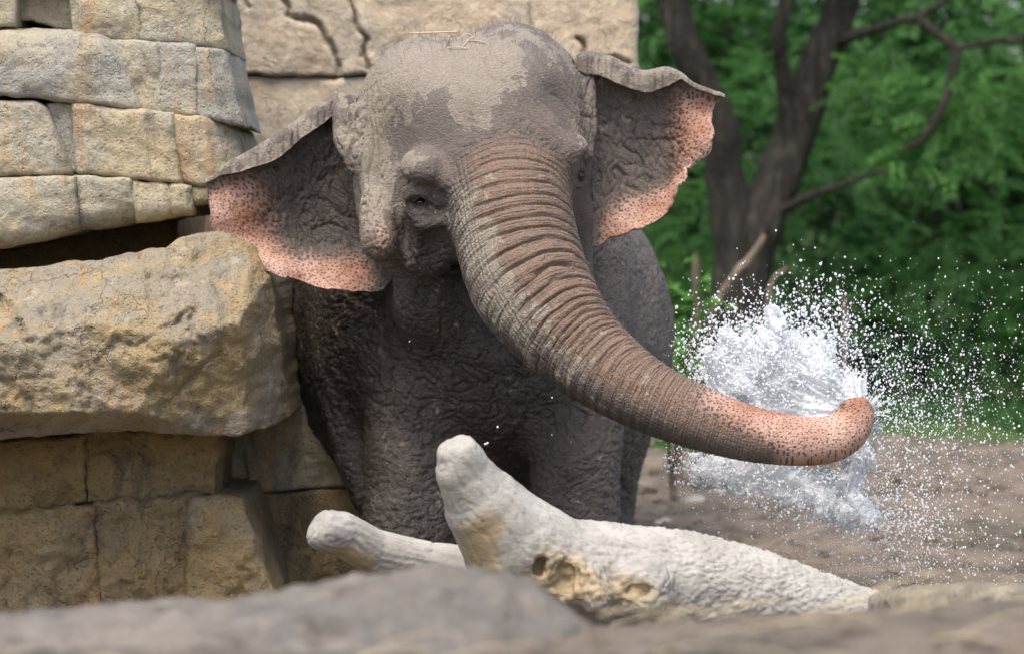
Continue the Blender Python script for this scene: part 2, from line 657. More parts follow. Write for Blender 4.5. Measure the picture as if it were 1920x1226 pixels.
def stone(parent, top, bot, Y, thick, mat, bev=(3.5, 3.5, 3.5, 3.5), rough=1.0, cracks=(), yl=0.0, yr=0.0, bulge=0.004, step=5.0, planes=(), wob=1.0, name='stone'):
    """one block: its front between a top and a bottom outline (pixels at depth Y), rounded edges, rough face, sides running back.
    bev: how far the rounding reaches from the top, bottom, left, right edge; yl / yr push the left / right end back."""
    _stone_seed[0] += 1
    sd = _stone_seed[0] * 13
    top = np.array(top, float); bot = np.array(bot, float)
    W = max(np.ptp(top[:, 0]), np.ptp(bot[:, 0])); H = max(abs(bot[:, 1].mean() - top[:, 1].mean()), 20)
    nu = int(max(8, W / step)); nv = int(max(8, H / step))
    s = np.linspace(0, 1, nu + 1); t = np.linspace(0, 1, nv + 1)
    A = interp_poly(top, s); B = interp_poly(bot, s)
    T = t[None, :, None]
    G = A[:, None] * (1 - T) + B[:, None] * T
    u = G[..., 0].ravel(); v = G[..., 1].ravel()
    S = np.repeat(s, nv + 1); TT = np.tile(t, nu + 1)
    # neighbours meet: the outline swells a little
    u = u + (S - 0.5) * 4.0; v = v + (TT - 0.5) * 3.0
    # wobbling outline
    w = np.stack([u * 0.024, v * 0.024, np.full_like(u, sd * 0.37)], -1)
    edge = wob
    u2 = u + edge * 4.5 * fbm(w, 4, sd); v2 = v + edge * 5.0 * fbm(w + 50, 4, sd + 1)
    y = np.full_like(u, 0.0)
    for d, R, k in ((TT * H, bev[0], 0), ((1 - TT) * H, bev[1], 1), (S * W, bev[2], 2), ((1 - S) * W, bev[3], 3)):
        e = np.clip(1 - d / max(R, 0.1), 0, 1)
        y += R * 0.0022 * (1 - np.sqrt(np.maximum(1 - e * e, 0)))
    y += -bulge * np.sin(np.pi * S) ** 0.7 * np.sin(np.pi * TT) ** 0.7
    y += yl * np.clip(1 - S * 2, 0, 1) + yr * np.clip(S * 2 - 1, 0, 1)
    for (u0, v0, du, dv) in planes:
        y = np.maximum(y, du * (u - u0) + dv * (v - v0))
    q = np.stack([u * 0.002, v * 0.002, np.full_like(u, sd * 0.21)], -1)
    fac = crackle(q * np.array([3.2, 4.2, 1.0]) + 0.25 * fbm(q * 5, 2, sd)[:, None], sd)
    rel = 0.034 * fbm(q * 2.2, 3, sd + 2) - 0.050 * np.clip(fac, 0, 0.5) + 0.020 * fbm(q * 11, 4, sd + 3) + 0.011 * fbm(q * 34, 3, sd + 4)
    y += rough * rel
    if cracks:
        y += crack_depth(u, v, cracks)
    V = P(u2, v2, Y + y)
    n1 = nv + 1
    i = (np.arange(nu)[:, None] * n1 + np.arange(nv)[None, :]).ravel()
    F = [np.stack([i, i + 1, i + n1 + 1, i + n1], -1)]
    # the sides run back from the rim of the front
    rim = np.r_[np.arange(0, nu) * n1, nu * n1 + np.arange(0, nv), (np.arange(nu, 0, -1)) * n1 + nv, np.arange(nv, 0, -1)]
    base = V[rim]
    rings = [rim]
    allV = [V]; off = len(V)
    for k, fr in enumerate((0.04, 0.12, 0.3, 0.6, 1.0)):
        R = base.copy()
        R[:, 1] += fr * thick
        nz = 0.022 * rough * fbm(R * 5.0, 3, sd + 9)
        R[:, 0] += nz; R[:, 2] += nz
        allV.append(R); rings.append(np.arange(off, off + len(rim))); off += len(rim)
    for a, b in zip(rings[:-1], rings[1:]):
        F.append(np.stack([a, np.roll(a, -1), np.roll(b, -1), b], -1))
    V = np.vstack(allV); F = np.vstack(F)
    o = mesh_obj(name, V - np.array(parent.location), F, mat, parent)
    return o


def make_cliff():
    c = empty('rock_cliff', P(200, 1140, 0.9)); c.location.z = 0.0
    tag(c, 'layered tan and grey sandstone cliff with an overhanging boulder, left of the elephant', 'rock cliff')
    S = lambda *a, **k: stone(c, *a, **k)
    # solid core behind the joints
    S([(-420, -260), (330, -260)], [(-420, 520), (330, 520)], 1.25, 1.2, ROCK_BROWN, name='rock_core', step=24)
    S([(-420, 470), (430, 470)], [(-420, 1190), (430, 1190)], 1.55, 1.0, ROCK_BROWN, name='rock_core', step=24)
    # top course
    S([(-420, -260), (20, -260), (400, -260)], [(-420, -30), (20, -26), (404, -24)], 0.52, 0.9, ROCK_TAN, step=10, rough=0.55)
    S([(-420, -28), (28, -28)], [(-420, 52), (30, 50)], 0.49, 0.7, ROCK_GREY, rough=0.55)
    S([(12, -28), (135, -28)], [(12, 36), (60, 38), (140, 62)], 0.62, 0.5, ROCK_GREY, rough=0.55)
    S([(128, -28), (258, -26)], [(140, 62), (200, 72), (264, 78)], 0.52, 0.7, ROCK_TAN, rough=0.55)
    S([(252, -26), (404, -24)], [(262, 76), (330, 80), (424, 93)], 0.5, 0.9, ROCK_TAN, cracks=[([(260, 20), (268, 80)], 6, 0.03)], yr=0.10, rough=0.55)
    # second course
    S([(-420, 60), (0, 56), (90, 54), (180, 62), (215, 74)], [(-420, 190), (0, 178), (90, 186), (190, 198), (272, 208)], 0.45, 0.8, ROCK_GREY, bev=(46, 8, 10, 40), bulge=0.03, rough=0.55)
    S([(196, 74), (296, 80)], [(262, 205), (306, 212)], 0.5, 0.7, ROCK_TAN, rough=0.55)
    S([(296, 80), (366, 84)], [(300, 208), (332, 214), (368, 217)], 0.49, 0.7, ROCK_GREY, yl=0.0, rough=0.55)
    S([(364, 90), (422, 96)], [(362, 217), (400, 222), (458, 236)], 0.505, 0.9, ROCK_GREY, yr=0.10, rough=0.55)
    # third course
    S([(-420, 196), (0, 190), (70, 192), (92, 204)], [(-420, 338), (0, 332), (138, 326)], 0.45, 0.8, ROCK_TAN, bev=(10, 6, 8, 22), rough=0.55)
    S([(88, 196), (140, 194)], [(130, 322), (146, 322)], 0.5, 0.5, ROCK_GREY, rough=0.55)
    S([(136, 190), (230, 204), (322, 212)], [(142, 324), (240, 333), (342, 345)], 0.46, 0.8, ROCK_TAN, bev=(10, 6, 12, 16), rough=0.55)
    S([(318, 214), (400, 222), (440, 238)], [(338, 345), (400, 350), (474, 352)], 0.485, 0.9, ROCK_TAN, yr=0.14, bev=(10, 8, 14, 30), rough=0.55)
    # fourth course, its underside cut away
    S([(-420, 342), (0, 336), (140, 331)], [(-420, 490), (0, 466), (90, 448), (150, 432)], 0.43, 0.9, ROCK_TAN, bev=(6, 46, 10, 14), bulge=0.02, rough=0.55)
    S([(142, 330), (246, 337)], [(146, 434), (210, 425), (262, 414)], 0.45, 0.8, ROCK_GREY, bev=(6, 56, 10, 12), rough=0.55)
    S([(246, 339), (356, 349)], [(256, 416), (300, 412), (362, 402)], 0.46, 0.8, ROCK_TAN, bev=(6, 30, 8, 10), cracks=[([(316, 346), (322, 405)], 5, 0.02)], rough=0.55)
    S([(352, 350), (470, 356)], [(356, 384), (400, 380), (470, 378)], 0.52, 0.8, ROCK_TAN, bev=(6, 10, 6, 6), rough=0.55)
    # the great boulder, then the courses in its shade
    S([(-420, 520), (0, 508), (120, 496), (300, 472), (335, 446), (405, 436), (450, 452), (488, 490), (504, 532)],
      [(-420, 850), (0, 822), (110, 812), (220, 806), (330, 812), (430, 816), (500, 800), (541, 776)], 0.02, 1.7, ROCK_BIG,
      bev=(26, 16, 30, 30), bulge=0.0, rough=1.25, yr=0.0, yl=0.0, step=4.2,
      planes=[(0, 640, -0.0004, -0.0023), (150, 600, 0.00035, -0.0018), (0, 772, 0.0, 0.0048), (300, 700, 0.0011, 0.0007), (430, 620, 0.0052, 0.0004), (380, 560, 0.0022, -0.0018)],
      cracks=[([(0, 560), (40, 610), (55, 640)], 9, 0.05), ([(270, 640), (360, 585), (365, 700)], 6, 0.02), ([(330, 740), (410, 660)], 7, 0.02)])
    S([(-420, 850), (0, 826), (160, 812)], [(-420, 990), (0, 962), (160, 942)], 0.72, 0.9, ROCK_BROWN, bev=(8, 6, 8, 6), wob=1.7, rough=1.5)
    S([(164, 806), (412, 806)], [(165, 941), (290, 936), (402, 926)], 0.70, 0.9, ROCK_BROWN, bev=(8, 8, 6, 18), wob=1.7, rough=1.5)
    S([(404, 760), (540, 740), (700, 730)], [(396, 928), (440, 928), (560, 916), (700, 910)], 1.42, 0.8, ROCK_TAN, bev=(8, 8, 22, 8), cracks=[([(455, 850), (462, 925)], 8, 0.03)])
    S([(-420, 996), (0, 966), (176, 945)], [(-420, 1200), (0, 1200), (192, 1200)], 0.62, 1.0, ROCK_BROWN, bev=(8, 8, 8, 8), wob=1.7, rough=1.5)
    S([(174, 945), (280, 938), (372, 930)], [(190, 1200), (280, 1200), (350, 1200)], 0.66, 0.9, ROCK_BROWN, bev=(8, 8, 12, 16), wob=1.7, rough=1.5)
    S([(352, 932), (410, 930), (452, 934)], [(345, 1200), (440, 1200), (548, 1200)], 0.58, 0.9, ROCK_BIG, bev=(8, 8, 34, 20), rough=1.3)
    S([(450, 932), (560, 922), (720, 912)], [(545, 1170), (620, 1170), (720, 1170)], 1.40, 0.8, ROCK_BROWN, bev=(8, 8, 12, 8), cracks=[([(600, 1010), (560, 1100)], 5, 0.02)])
    return c


def make_pillar():
    c = empty('rock_pillar', P(820, 400, 3.4)); c.location.z = 0.0
    tag(c, 'tall smooth rose-tan rock wall behind the elephant\'s head, split by winding cracks', 'rock wall')
    S = lambda *a, **k: stone(c, *a, **k)
    S([(300, -330), (1192, -330)], [(300, 138), (640, 142), (1196, 128)], 3.0, 1.5, ROCK_PINK, bev=(10, 8, 20, 26), bulge=0.02, rough=0.4, step=4,
      cracks=[([(528, -10), (540, 28), (598, 42), (622, 92), (640, 140)], 7, 0.06), ([(652, -20), (668, 40), (684, 70), (680, 108), (694, 130)], 6, 0.06),
              ([(984, -20), (994, 30), (992, 50)], 4, 0.03), ([(1082, 72), (1094, 108), (1140, 112), (1180, 122)], 6, 0.05), ([(452, -10), (462, 14)], 5, 0.03)])
    S([(300, 144), (640, 148), (690, 146)], [(300, 720), (690, 720)], 3.02, 1.4, ROCK_PINK, bev=(7, 8, 10, 10), rough=0.4, step=7)
    S([(688, 146), (1196, 134)], [(688, 720), (1160, 720)], 3.02, 1.4, ROCK_PINK, bev=(7, 8, 10, 24), rough=0.4, step=7)
    S([(300, 716), (1150, 716)], [(300, 1150), (1100, 1150)], 3.1, 1.3, ROCK_BROWN, bev=(8, 8, 10, 24), step=10)
    return c


make_cliff()
make_pillar()


def make_bank_rock():
    """low grey boulder in front, far out of focus"""
    xs = np.linspace(-140, 1120, 190)
    crest = np.interp(xs, [-140, 0, 150, 400, 560, 700, 850, 940, 1000, 1050, 1090, 1120], [1184, 1170, 1146, 1131, 1106, 1082, 1070, 1084, 1108, 1142, 1180, 1215])
    ph = np.linspace(0, math.pi, 70)
    Yc = -5.35
    top = P(xs, crest, Yc)
    V = []
    for k in range(len(xs)):
        z0 = 0.45
        y = Yc + 0.62 * np.cos(ph)
        z = z0 + (top[k, 2] - z0) * np.sin(ph) ** 0.8
        V.append(np.stack([np.full_like(ph, top[k, 0]), y, z], -1))
    V = np.vstack(V)
    n1 = len(ph)
    i = (np.arange(len(xs) - 1)[:, None] * n1 + np.arange(n1 - 1)[None, :]).ravel()
    F = np.stack([i, i + n1, i + n1 + 1, i + 1], -1)
    N = vnormals(V, F)
    V = V + N * (0.02 * fbm(V * 4, 4, 3) + 0.028 * fbm(V * 11, 4, 8))[:, None]
    o = mesh_obj('boulder', V - V.mean(0), F, m_rock('boulder_grey', (0.27, 0.232, 0.19), (0.20, 0.18, 0.155), (0.22, 0.17, 0.125), (0.075, 0.06, 0.047)))
    o.location = V.mean(0)
    tag(o, 'long low grey boulder, out of focus, in front of the white log', 'boulder')


make_bank_rock()

# ------------------------------------------------------------------ the wood behind
def m_leaf(name, a, b, trans=0.45):
    m = Mat(name)
    c = m.mix(m.ramp(m.noise(m.co, 2.3, 3), 0.3, 0.7), a, b)
    oi = m.new('ShaderNodeObjectInfo')
    c = m.mix(m.ramp(oi.outputs['Random'], 0, 1, 0, 0.5), c, tuple(v * 0.6 for v in a))
    m.out(c, 0.55, None, 0.35)
    tr = m.new('ShaderNodeBsdfTranslucent'); m.set(tr.inputs[0], c)
    mx = m.new('ShaderNodeMixShader'); mx.inputs[0].default_value = trans
    m.nt.links.new(m.b.outputs[0], mx.inputs[1]); m.nt.links.new(tr.outputs[0], mx.inputs[2])
    m.nt.links.new(mx.outputs[0], m.nt.nodes['Material Output'].inputs[0])
    return m.m


LEAF = [m_leaf('leaf_green', (0.085, 0.215, 0.050), (0.130, 0.300, 0.075)),
        m_leaf('leaf_deep', (0.062, 0.165, 0.045), (0.100, 0.245, 0.065)),
        m_leaf('leaf_fresh', (0.110, 0.280, 0.045), (0.155, 0.350, 0.065))]


def m_bark(name, a, b):
    m = Mat(name)
    st = m.map(m.co, (1, 1, 0.22))
    n = m.ramp(m.noise(st, 15, 6, 0.7, 0.6), 0.3, 0.7)
    c = m.mix(n, a, b)
    c = m.mix(m.ramp(m.noise(m.co, 2.2, 4), 0.5, 0.72, 0, 0.5), c, (0.030, 0.042, 0.020))
    return m.out(c, 0.9, m.bump(n, 0.03, 1.0), 0.2)


BARK = m_bark('bark_dark', (0.020, 0.018, 0.0145), (0.075, 0.066, 0.054))
TWIG = m_bark('bark_pale', (0.20, 0.155, 0.11), (0.33, 0.265, 0.195))


def tube(path, rad, n=10, wob=0.0, seed=0):
    """tapered tube along a path; returns V, F"""
    path = np.asarray(path, float); rad = np.asarray(rad, float)
    t = np.gradient(path, axis=0); t /= np.linalg.norm(t, axis=1)[:, None]
    ref = np.array([0, 1, 0.0]) if abs(t[:, 1]).mean() < 0.8 else np.array([1.0, 0, 0])
    a = np.cross(t, ref); a /= np.linalg.norm(a, axis=1)[:, None]
    b = np.cross(t, a)
    ang = np.linspace(0, 2 * np.pi, n, endpoint=False)
    R = np.cos(ang)[None, :, None] * a[:, None] + np.sin(ang)[None, :, None] * b[:, None]
    V = path[:, None] + rad[:, None, None] * R
    V = V.reshape(-1, 3)
    if wob:
        k = np.repeat(rad, n)
        V = V + (R.reshape(-1, 3)) * (k * wob * fbm(V * np.array([6, 6, 2.5]), 3, seed))[:, None]
    m = len(path)
    i = (np.arange(m - 1)[:, None] * n + np.arange(n)[None, :])
    j = (np.arange(m - 1)[:, None] * n + (np.arange(n)[None, :] + 1) % n)
    F = np.stack([i, j, j + n, i + n], -1).reshape(-1, 4)
    V = np.vstack([V, path[0], path[-1]])
    cap = [[k, (k + 1) % n, m * n, m * n] for k in range(n)] + [[(m - 1) * n + (k + 1) % n, (m - 1) * n + k, m * n + 1, m * n + 1] for k in range(n)]
    return V, [tuple(f) for f in F.tolist()] + [tuple(f[:3]) for f in cap]


def leaflets(base, dirs, nrm, L, Wd):
    """folded kite-shaped leaflets, two triangles on either side of the midrib"""
    n = len(base)
    side = np.cross(dirs, nrm); side /= np.maximum(np.linalg.norm(side, axis=1), 1e-6)[:, None]
    mid = base + dirs * (L * 0.45)[:, None]
    up = nrm * (Wd * 0.28)[:, None]
    a, tip = base, base + dirs * L[:, None] - nrm * (L * 0.12)[:, None]
    l, r = mid + side * (Wd * .5)[:, None] + up, mid - side * (Wd * .5)[:, None] + up
    V = np.stack([a, l, tip, r], 1).reshape(-1, 3)
    k = np.arange(n) * 4
    F = np.vstack([np.stack([k, k + 2, k + 1], -1), np.stack([k, k + 3, k + 2], -1)])
    return V, F


def foliage(n_spray, size, rng, leaf=(0.055, 0.024), per=9, flat=0.55, hollow=0.35):
    """sprays of leaflets in rough tiers through an uneven crown of radii size"""
    size = np.array(size)
    lumps = rng.normal(size=(9, 3)); lumps /= np.linalg.norm(lumps, axis=1)[:, None]
    B, D, N, L, W = [], [], [], [], []
    for _ in range(n_spray):
        l = lumps[rng.integers(9)]
        d = l * 0.62 + rng.normal(size=3) * 0.30
        r = rng.uniform(hollow, 1.0)
        d = d / max(np.linalg.norm(d), 1e-6) * r * rng.uniform(0.75, 1.1)
        c = d * size
        ax = np.array([d[0], d[1], rng.normal(-0.12, 0.22)]); ax[:2] += rng.normal(0, .35, 2); ax /= np.linalg.norm(ax)
        up = np.array([rng.normal(0, .35), rng.normal(0, .35), 1.0]); up -= ax * (up @ ax); up /= np.linalg.norm(up)
        sd = np.cross(ax, up)
        ln = rng.uniform(0.25, 0.5)
        for k in range(per):
            t = (k + 0.5) / per
            for s in (-1, 1):
                b = c + ax * ln * t - np.array([0, 0, 0.12 * ln * t * t * 2])
                dd = ax * 0.55 + s * sd * 0.85 + rng.normal(0, .14, 3); dd /= np.linalg.norm(dd)
                nn = up + rng.normal(0, flat * .5, 3); nn -= dd * (nn @ dd); nn /= np.linalg.norm(nn)
                B.append(b); D.append(dd); N.append(nn)
                L.append(leaf[0] * rng.uniform(.7, 1.3)); W.append(leaf[1] * rng.uniform(.8, 1.25))
    return leaflets(np.array(B), np.array(D), np.array(N), np.array(L), np.array(W))


def gz(x, y):
    return float(ground_height(np.array([x]), np.array([y]))[0])


def make_shrub_proto(mat, n, size, rng, leaf):
    V, F = foliage(n, size, rng, leaf)
    me_o = mesh_obj('foliage', V + np.array([0, 0, size[2] * 1.02]), F, mat, smooth=False)
    sv, sf = [], []
    for k in range(5):
        a = k * 1.26 + rng.uniform(0, 1)
        tip = np.array([math.cos(a) * size[0] * .55, math.sin(a) * size[1] * .55, size[2] * rng.uniform(1.1, 1.6)])
        pth = catmull([(0.05 * math.cos(a), 0.05 * math.sin(a), -0.1), tuple(tip * np.array([.35, .35, .5])), tuple(tip)], 5)
        v, f = tube(pth, np.linspace(0.030, 0.006, len(pth)), 6)
        off = sum(len(q) for q in sv); sv.append(v); sf += [tuple(i + off for i in g) for g in f]
    st_o = mesh_obj('stem', np.vstack(sv), sf, BARK)
    a, b = me_o.data, st_o.data
    bpy.data.objects.remove(me_o); bpy.data.objects.remove(st_o)
    return a, b


def make_wood():
    rng = np.random.default_rng(23)
    protos = [make_shrub_proto(LEAF[0], 420, (1.25, 1.0, 1.35), rng, (0.085, 0.034)),
              make_shrub_proto(LEAF[1], 420, (1.35, 1.0, 1.5), rng, (0.075, 0.030)),
              make_shrub_proto(LEAF[0], 460, (1.5, 1.1, 1.2), rng, (0.065, 0.022)),
              make_shrub_proto(LEAF[1], 420, (1.2, 1.0, 1.7), rng, (0.095, 0.040))]

    def shrub(name, k, x, y, s, label, group, zs=1.0):
        r = empty(name, (x, y, gz(x, y)))
        r.scale = (s, s, s * zs)
        r.rotation_euler = (0, 0, rng.uniform(0, 6.28))
        for nm, me in zip(('foliage', 'stem'), protos[k]):
            o = link(nm, me); o.parent = r
        tag(r, label, 'shrub', group)

    # front row along the end of the bare earth, then taller rows behind
    for i, x in enumerate(np.arange(-1.2, 8.2, 1.15)):
        shrub('leafy_shrub', (2, 0, 2, 1)[i % 4], x + rng.normal(0, .2), 14.6 + rng.normal(0, .3), rng.uniform(.62, .85),
              'low feathery green shrub at the edge of the bare earth', 'low shrubs at the edge of the wood')
    for i, x in enumerate(np.arange(-2.5, 9.8, 1.3)):
        shrub('tall_shrub', (1, 3, 0, 2, 1)[i % 5], x + rng.normal(0, .3), 17.4 + rng.normal(0, .5), rng.uniform(1.0, 1.25),
              'tall dense green shrub in the wood, behind the low shrubs', 'tall shrubs in the wood')
    for i, x in enumerate(np.arange(-4, 11.5, 1.5)):
        shrub('thicket_shrub', (3, 1, 1)[i % 3], x + rng.normal(0, .3), 20.6 + rng.normal(0, .5), rng.uniform(1.5, 1.8),
              'high dark green shrub deep in the wood behind the forked tree', 'dark shrubs deep in the wood')
    # canopy and far wood: one mass
    Vs, Fs, off = [], [], 0
    for (cx, cy, cz, sx, sy, sz, n) in ((3.0, 26, 3.5, 9, 1.6, 4.5, 2600), (2.5, 21.0, 7.2, 7, 3.0, 1.3, 1500), (11, 21, 4.0, 2.5, 4, 4.5, 900), (-6.5, 21, 4.0, 2.5, 4, 4.5, 700)):
        V, F = foliage(n, (sx, sy, sz), rng, (0.16, 0.075), per=6, hollow=0.0)
        Vs.append(V + np.array([cx, cy, cz])); Fs.append(F + off); off += len(V)
    o = mesh_obj('woodland_foliage', np.vstack(Vs), np.vstack(Fs), LEAF[1], smooth=False)
    tag(o, 'dark mass of leaves closing the wood far behind', 'foliage', kind='stuff')

    # the forked tree
    Yt = 13.2
    base = P(1388, 470, Yt)
    t = empty('forked_tree', (base[0], Yt, gz(base[0], Yt)))
    tag(t, 'dark tree with two thick stems forking low in a V, among the shrubs', 'tree')
    def limb(pts, name, n=14, wob=0.18, seed=1, mat=BARK, nn=7):
        q = catmull(pts, nn)
        pp = P(q[:, 0], q[:, 1], q[:, 2]); rr = q[:, 3] * mpp(q[:, 2])
        V, F = tube(pp, rr, n, wob, seed)
        return mesh_obj(name, V - np.array(t.location), F, mat, t)
    zb = gz(base[0], Yt)
    low = float(UV(np.array([base[0], Yt, zb - 0.05]))[1])
    limb([(1392, low, Yt, 62), (1388, 560, Yt, 46), (1382, 450, Yt, 44), (1360, 340, Yt, 38), (1352, 250, Yt - .1, 34), (1330, 190, Yt - .1, 33), (1285, 90, Yt - .2, 32), (1262, 0, Yt - .2, 31), (1235, -140, Yt - .3, 28), (1210, -420, Yt - .3, 20)], 'trunk', 18, seed=1)
    limb([(1392, low - 20, Yt, 50), (1405, 520, Yt, 42), (1425, 420, Yt, 42), (1460, 330, Yt + .1, 44), (1495, 230, Yt + .2, 41), (1530, 130, Yt + .25, 36), (1568, 40, Yt + .3, 31), (1595, -30, Yt + .3, 29), (1650, -160, Yt + .4, 24), (1700, -420, Yt + .5, 15)], 'trunk', 18, seed=2)
    limb([(1480, 300, Yt + .1, 22), (1474, 200, Yt, 17), (1468, 130, Yt - .1, 15), (1460, 70, Yt - .2, 15), (1474, 0, Yt - .2, 13), (1490, -120, Yt - .2, 11), (1495, -300, Yt - .2, 6)], 'limb', 12, seed=3)
    limb([(1560, 90, Yt + .3, 12), (1605, 66, Yt, 10), (1660, 50, Yt - .2, 9), (1712, 36, Yt - .3, 9), (1752, 60, Yt - .35, 10), (1790, 94, Yt - .4, 9), (1782, 150, Yt - .4, 8), (1768, 200, Yt - .45, 8), (1742, 246, Yt - .5, 8), (1722, 268, Yt - .5, 6), (1690, 280, Yt - .5, 4)], 'branch', 9, 0.15, 4)
    limb([(1788, 94, Yt - .4, 7), (1830, 84, Yt - .4, 6), (1880, 76, Yt - .4, 5.5), (1960, 70, Yt - .4, 5), (2080, 30, Yt - .4, 3)], 'branch', 8, 0.1, 5)
    limb([(1712, 36, Yt - .3, 7), (1760, 10, Yt - .3, 6), (1830, -40, Yt - .2, 4)], 'branch', 8, 0.1, 6)
    limb([(1440, 410, Yt, 12), (1520, 368, Yt - .3, 8), (1600, 340, Yt - .5, 6), (1660, 318, Yt - .6, 4)], 'branch', 8, 0.1, 7)
    V, F = foliage(620, (3.0, 1.3, 0.9), rng, (0.085, 0.034), hollow=0.0)
    top = P(1500, -230, Yt + 0.6)
    mesh_obj('crown', V + top - np.array(t.location), F, LEAF[0], t, smooth=False)
    V, F = foliage(210, (1.1, 0.6, 0.85), rng, (0.075, 0.028), hollow=0.0)
    mesh_obj('crown', V + P(1800, 190, Yt + 0.2) - np.array(t.location), F, LEAF[0], t, smooth=False)

    # saplings and dead sticks close behind the bare earth
    def sapling(px, py_top, Y, h_px, n, label, spread=0.16, leafn=12):
        x = float(P(px, py_top, Y)[0])
        z0 = gz(x, Y)
        r = empty('sapling', (x, Y, z0))
        ztop = float(P(px, py_top, Y)[2])
        for k in range(n):
            a = rng.uniform(0, 6.28)
            tip = np.array([math.cos(a) * spread, math.sin(a) * spread, ztop - z0 - rng.uniform(0, .25)])
            q = catmull([(0, 0, -0.05), tuple(tip * np.array([.3, .3, .5])), tuple(tip)], 6)
            v, f = tube(q, np.linspace(0.014, 0.005, len(q)), 7)
            mesh_obj('stem', v, f, TWIG, r)
            m = leafn
            tt = rng.uniform(0.35, 1.02, m)
            b = np.stack([np.interp(tt, np.linspace(0, 1, len(q)), q[:, j]) for j in range(3)], -1)
            aa = rng.uniform(0, 6.28, m)
            d = np.stack([np.cos(aa), np.sin(aa), rng.normal(0.1, .3, m)], -1); d /= np.linalg.norm(d, axis=1)[:, None]
            nn = np.stack([rng.normal(0, .3, m), rng.normal(-.3, .3, m), np.ones(m)], -1); nn -= d * (nn * d).sum(1)[:, None]; nn /= np.linalg.norm(nn, axis=1)[:, None]
            LV, LF = leaflets(b + d * 0.03, d, nn, rng.uniform(.09, .15, m), rng.uniform(.06, .09, m))
            mesh_obj('foliage', LV, LF, LEAF[2], r, smooth=False)
        tag(r, label, 'sapling', 'fresh saplings beside the elephant')

    sapling(1275, 455, 7.0, 0, 6, 'upright fresh green sapling beside the elephant\'s flank', 0.13, 16)
    sapling(1412, 552, 8.5, 0, 4, 'small bright green sapling with few broad leaves behind the spray', 0.15, 11)
    sapling(1262, 600, 6.0, 0, 4, 'low leafy sapling tucked against the elephant\'s side', 0.12, 14)

    def stick(pts, label):
        q = catmull(pts, 6)
        pp = P(q[:, 0], q[:, 1], q[:, 2])
        V, F = tube(pp, q[:, 3] * mpp(q[:, 2]), 8, 0.25, 9)
        c = pp[0].copy()
        o = mesh_obj('dead_stick', V - c, F, TWIG); o.location = c
        tag(o, label, 'stick', 'dead sticks standing in the earth')

    def foot(px, Y):
        x = float(P(px, 800, Y)[0])
        return float(UV(np.array([x, Y, gz(x, Y) - 0.04]))[1])
    stick([(1325, foot(1325, 8.0), 8.0, 7), (1332, 640, 8.0, 7), (1345, 570, 8.0, 7), (1385, 505, 8.0, 8), (1398, 495, 8.0, 8.5), (1418, 468, 8.0, 7), (1436, 440, 8.0, 6)], 'long pale dead stick leaning over, behind the spray')
    stick([(1312, foot(1312, 7.2), 7.2, 6), (1310, 640, 7.2, 6), (1306, 540, 7.2, 6.5), (1303, 470, 7.2, 6)], 'straight brown stake standing beside the fresh sapling')
    stick([(1578, foot(1578, 12.0), 12.0, 5), (1584, 640, 12.0, 5), (1582, 545, 12.0, 4.5)], 'thin pale stake standing before the dark wood')
    stick([(1425, foot(1425, 10.5), 10.5, 5), (1440, 560, 10.5, 5), (1478, 500, 10.5, 4)], 'short pale twig slanting beside the long dead stick')
    stick([(1805, foot(1805, 12.2), 12.2, 5), (1800, 780, 12.2, 5), (1796, 735, 12.2, 4)], 'low tan stub of a stalk at the edge of the grass')


make_wood()


def make_grass():
    rng = np.random.default_rng(5)
    n = 9000
    x = rng.uniform(-3, 8, n); y = rng.uniform(11.6, 14.6, n) 
    keep = (y + 0.8 * np.sin(x * 1.7)) > 12.1
    x, y = x[keep], y[keep]; n = len(x)
    z = ground_height(x, y)
    b = np.stack([x, y, z], -1)
    a = rng.uniform(0, 6.28, n); h = rng.uniform(0.05, 0.22, n)
    lean = np.stack([np.cos(a) * .35, np.sin(a) * .35, np.ones(n)], -1)
    s = np.stack([-np.sin(a), np.cos(a), 0 * a], -1) * 0.008
    V = np.stack([b - s, b + s, b + lean * h[:, None] * .6 + s * .6, b + lean * h[:, None] * np.array([1.5, 1.5, 1])], 1).reshape(-1, 3)
    k = np.arange(n) * 4
    F = np.vstack([np.stack([k, k + 1, k + 2], -1), np.stack([k, k + 2, k + 3], -1)])
    tag(mesh_obj('grass', V, F, LEAF[1], smooth=False), 'fresh green grass where the bare earth ends', 'grass', kind='stuff')


make_grass()

# ------------------------------------------------------------------ the elephant
def el(px, py, Y, rx, rz, ry, roll=0.0):
    """ellipsoid: middle at a pixel and depth, radii across and up in px there, radius in depth in m"""
    s = mpp(Y)
    return ('e', P(px, py, Y), (rx * s, ry, rz * s), roll)


def ch(*pts):
    pts = np.array(pts, float)
    return ('c', P(pts[:, 0], pts[:, 1], pts[:, 2]), np.array([r * mpp(y) for r, y in zip(pts[:, 3], pts[:, 2])]))


def prim(p, a):
    return s_ell(p, a[1], a[2], a[3]) if a[0] == 'e' else s_chain(p, a[1], a[2])


TR = catmull([(952, 300, 0.26, 112), (956, 372, 0.13, 113), (968, 446, 0.04, 115), (990, 522, -0.05, 114), (1031, 588, -0.14, 102), (1085, 649, -0.22, 88),
              (1150, 703, -0.30, 77), (1226, 748, -0.36, 67), (1312, 784, -0.40, 60), (1402, 812, -0.42, 53), (1482, 825, -0.43, 48), (1545, 825, -0.43, 45), (1583, 810, -0.42, 42), (1603, 786, -0.41, 36), (1607, 772, -0.41, 31)], 4)
TRP = P(TR[:, 0], TR[:, 1], TR[:, 2]); TRR = TR[:, 3] * mpp(TR[:, 2])
TRL = np.r_[0, np.cumsum(np.linalg.norm(np.diff(TRP, axis=0), axis=1))]

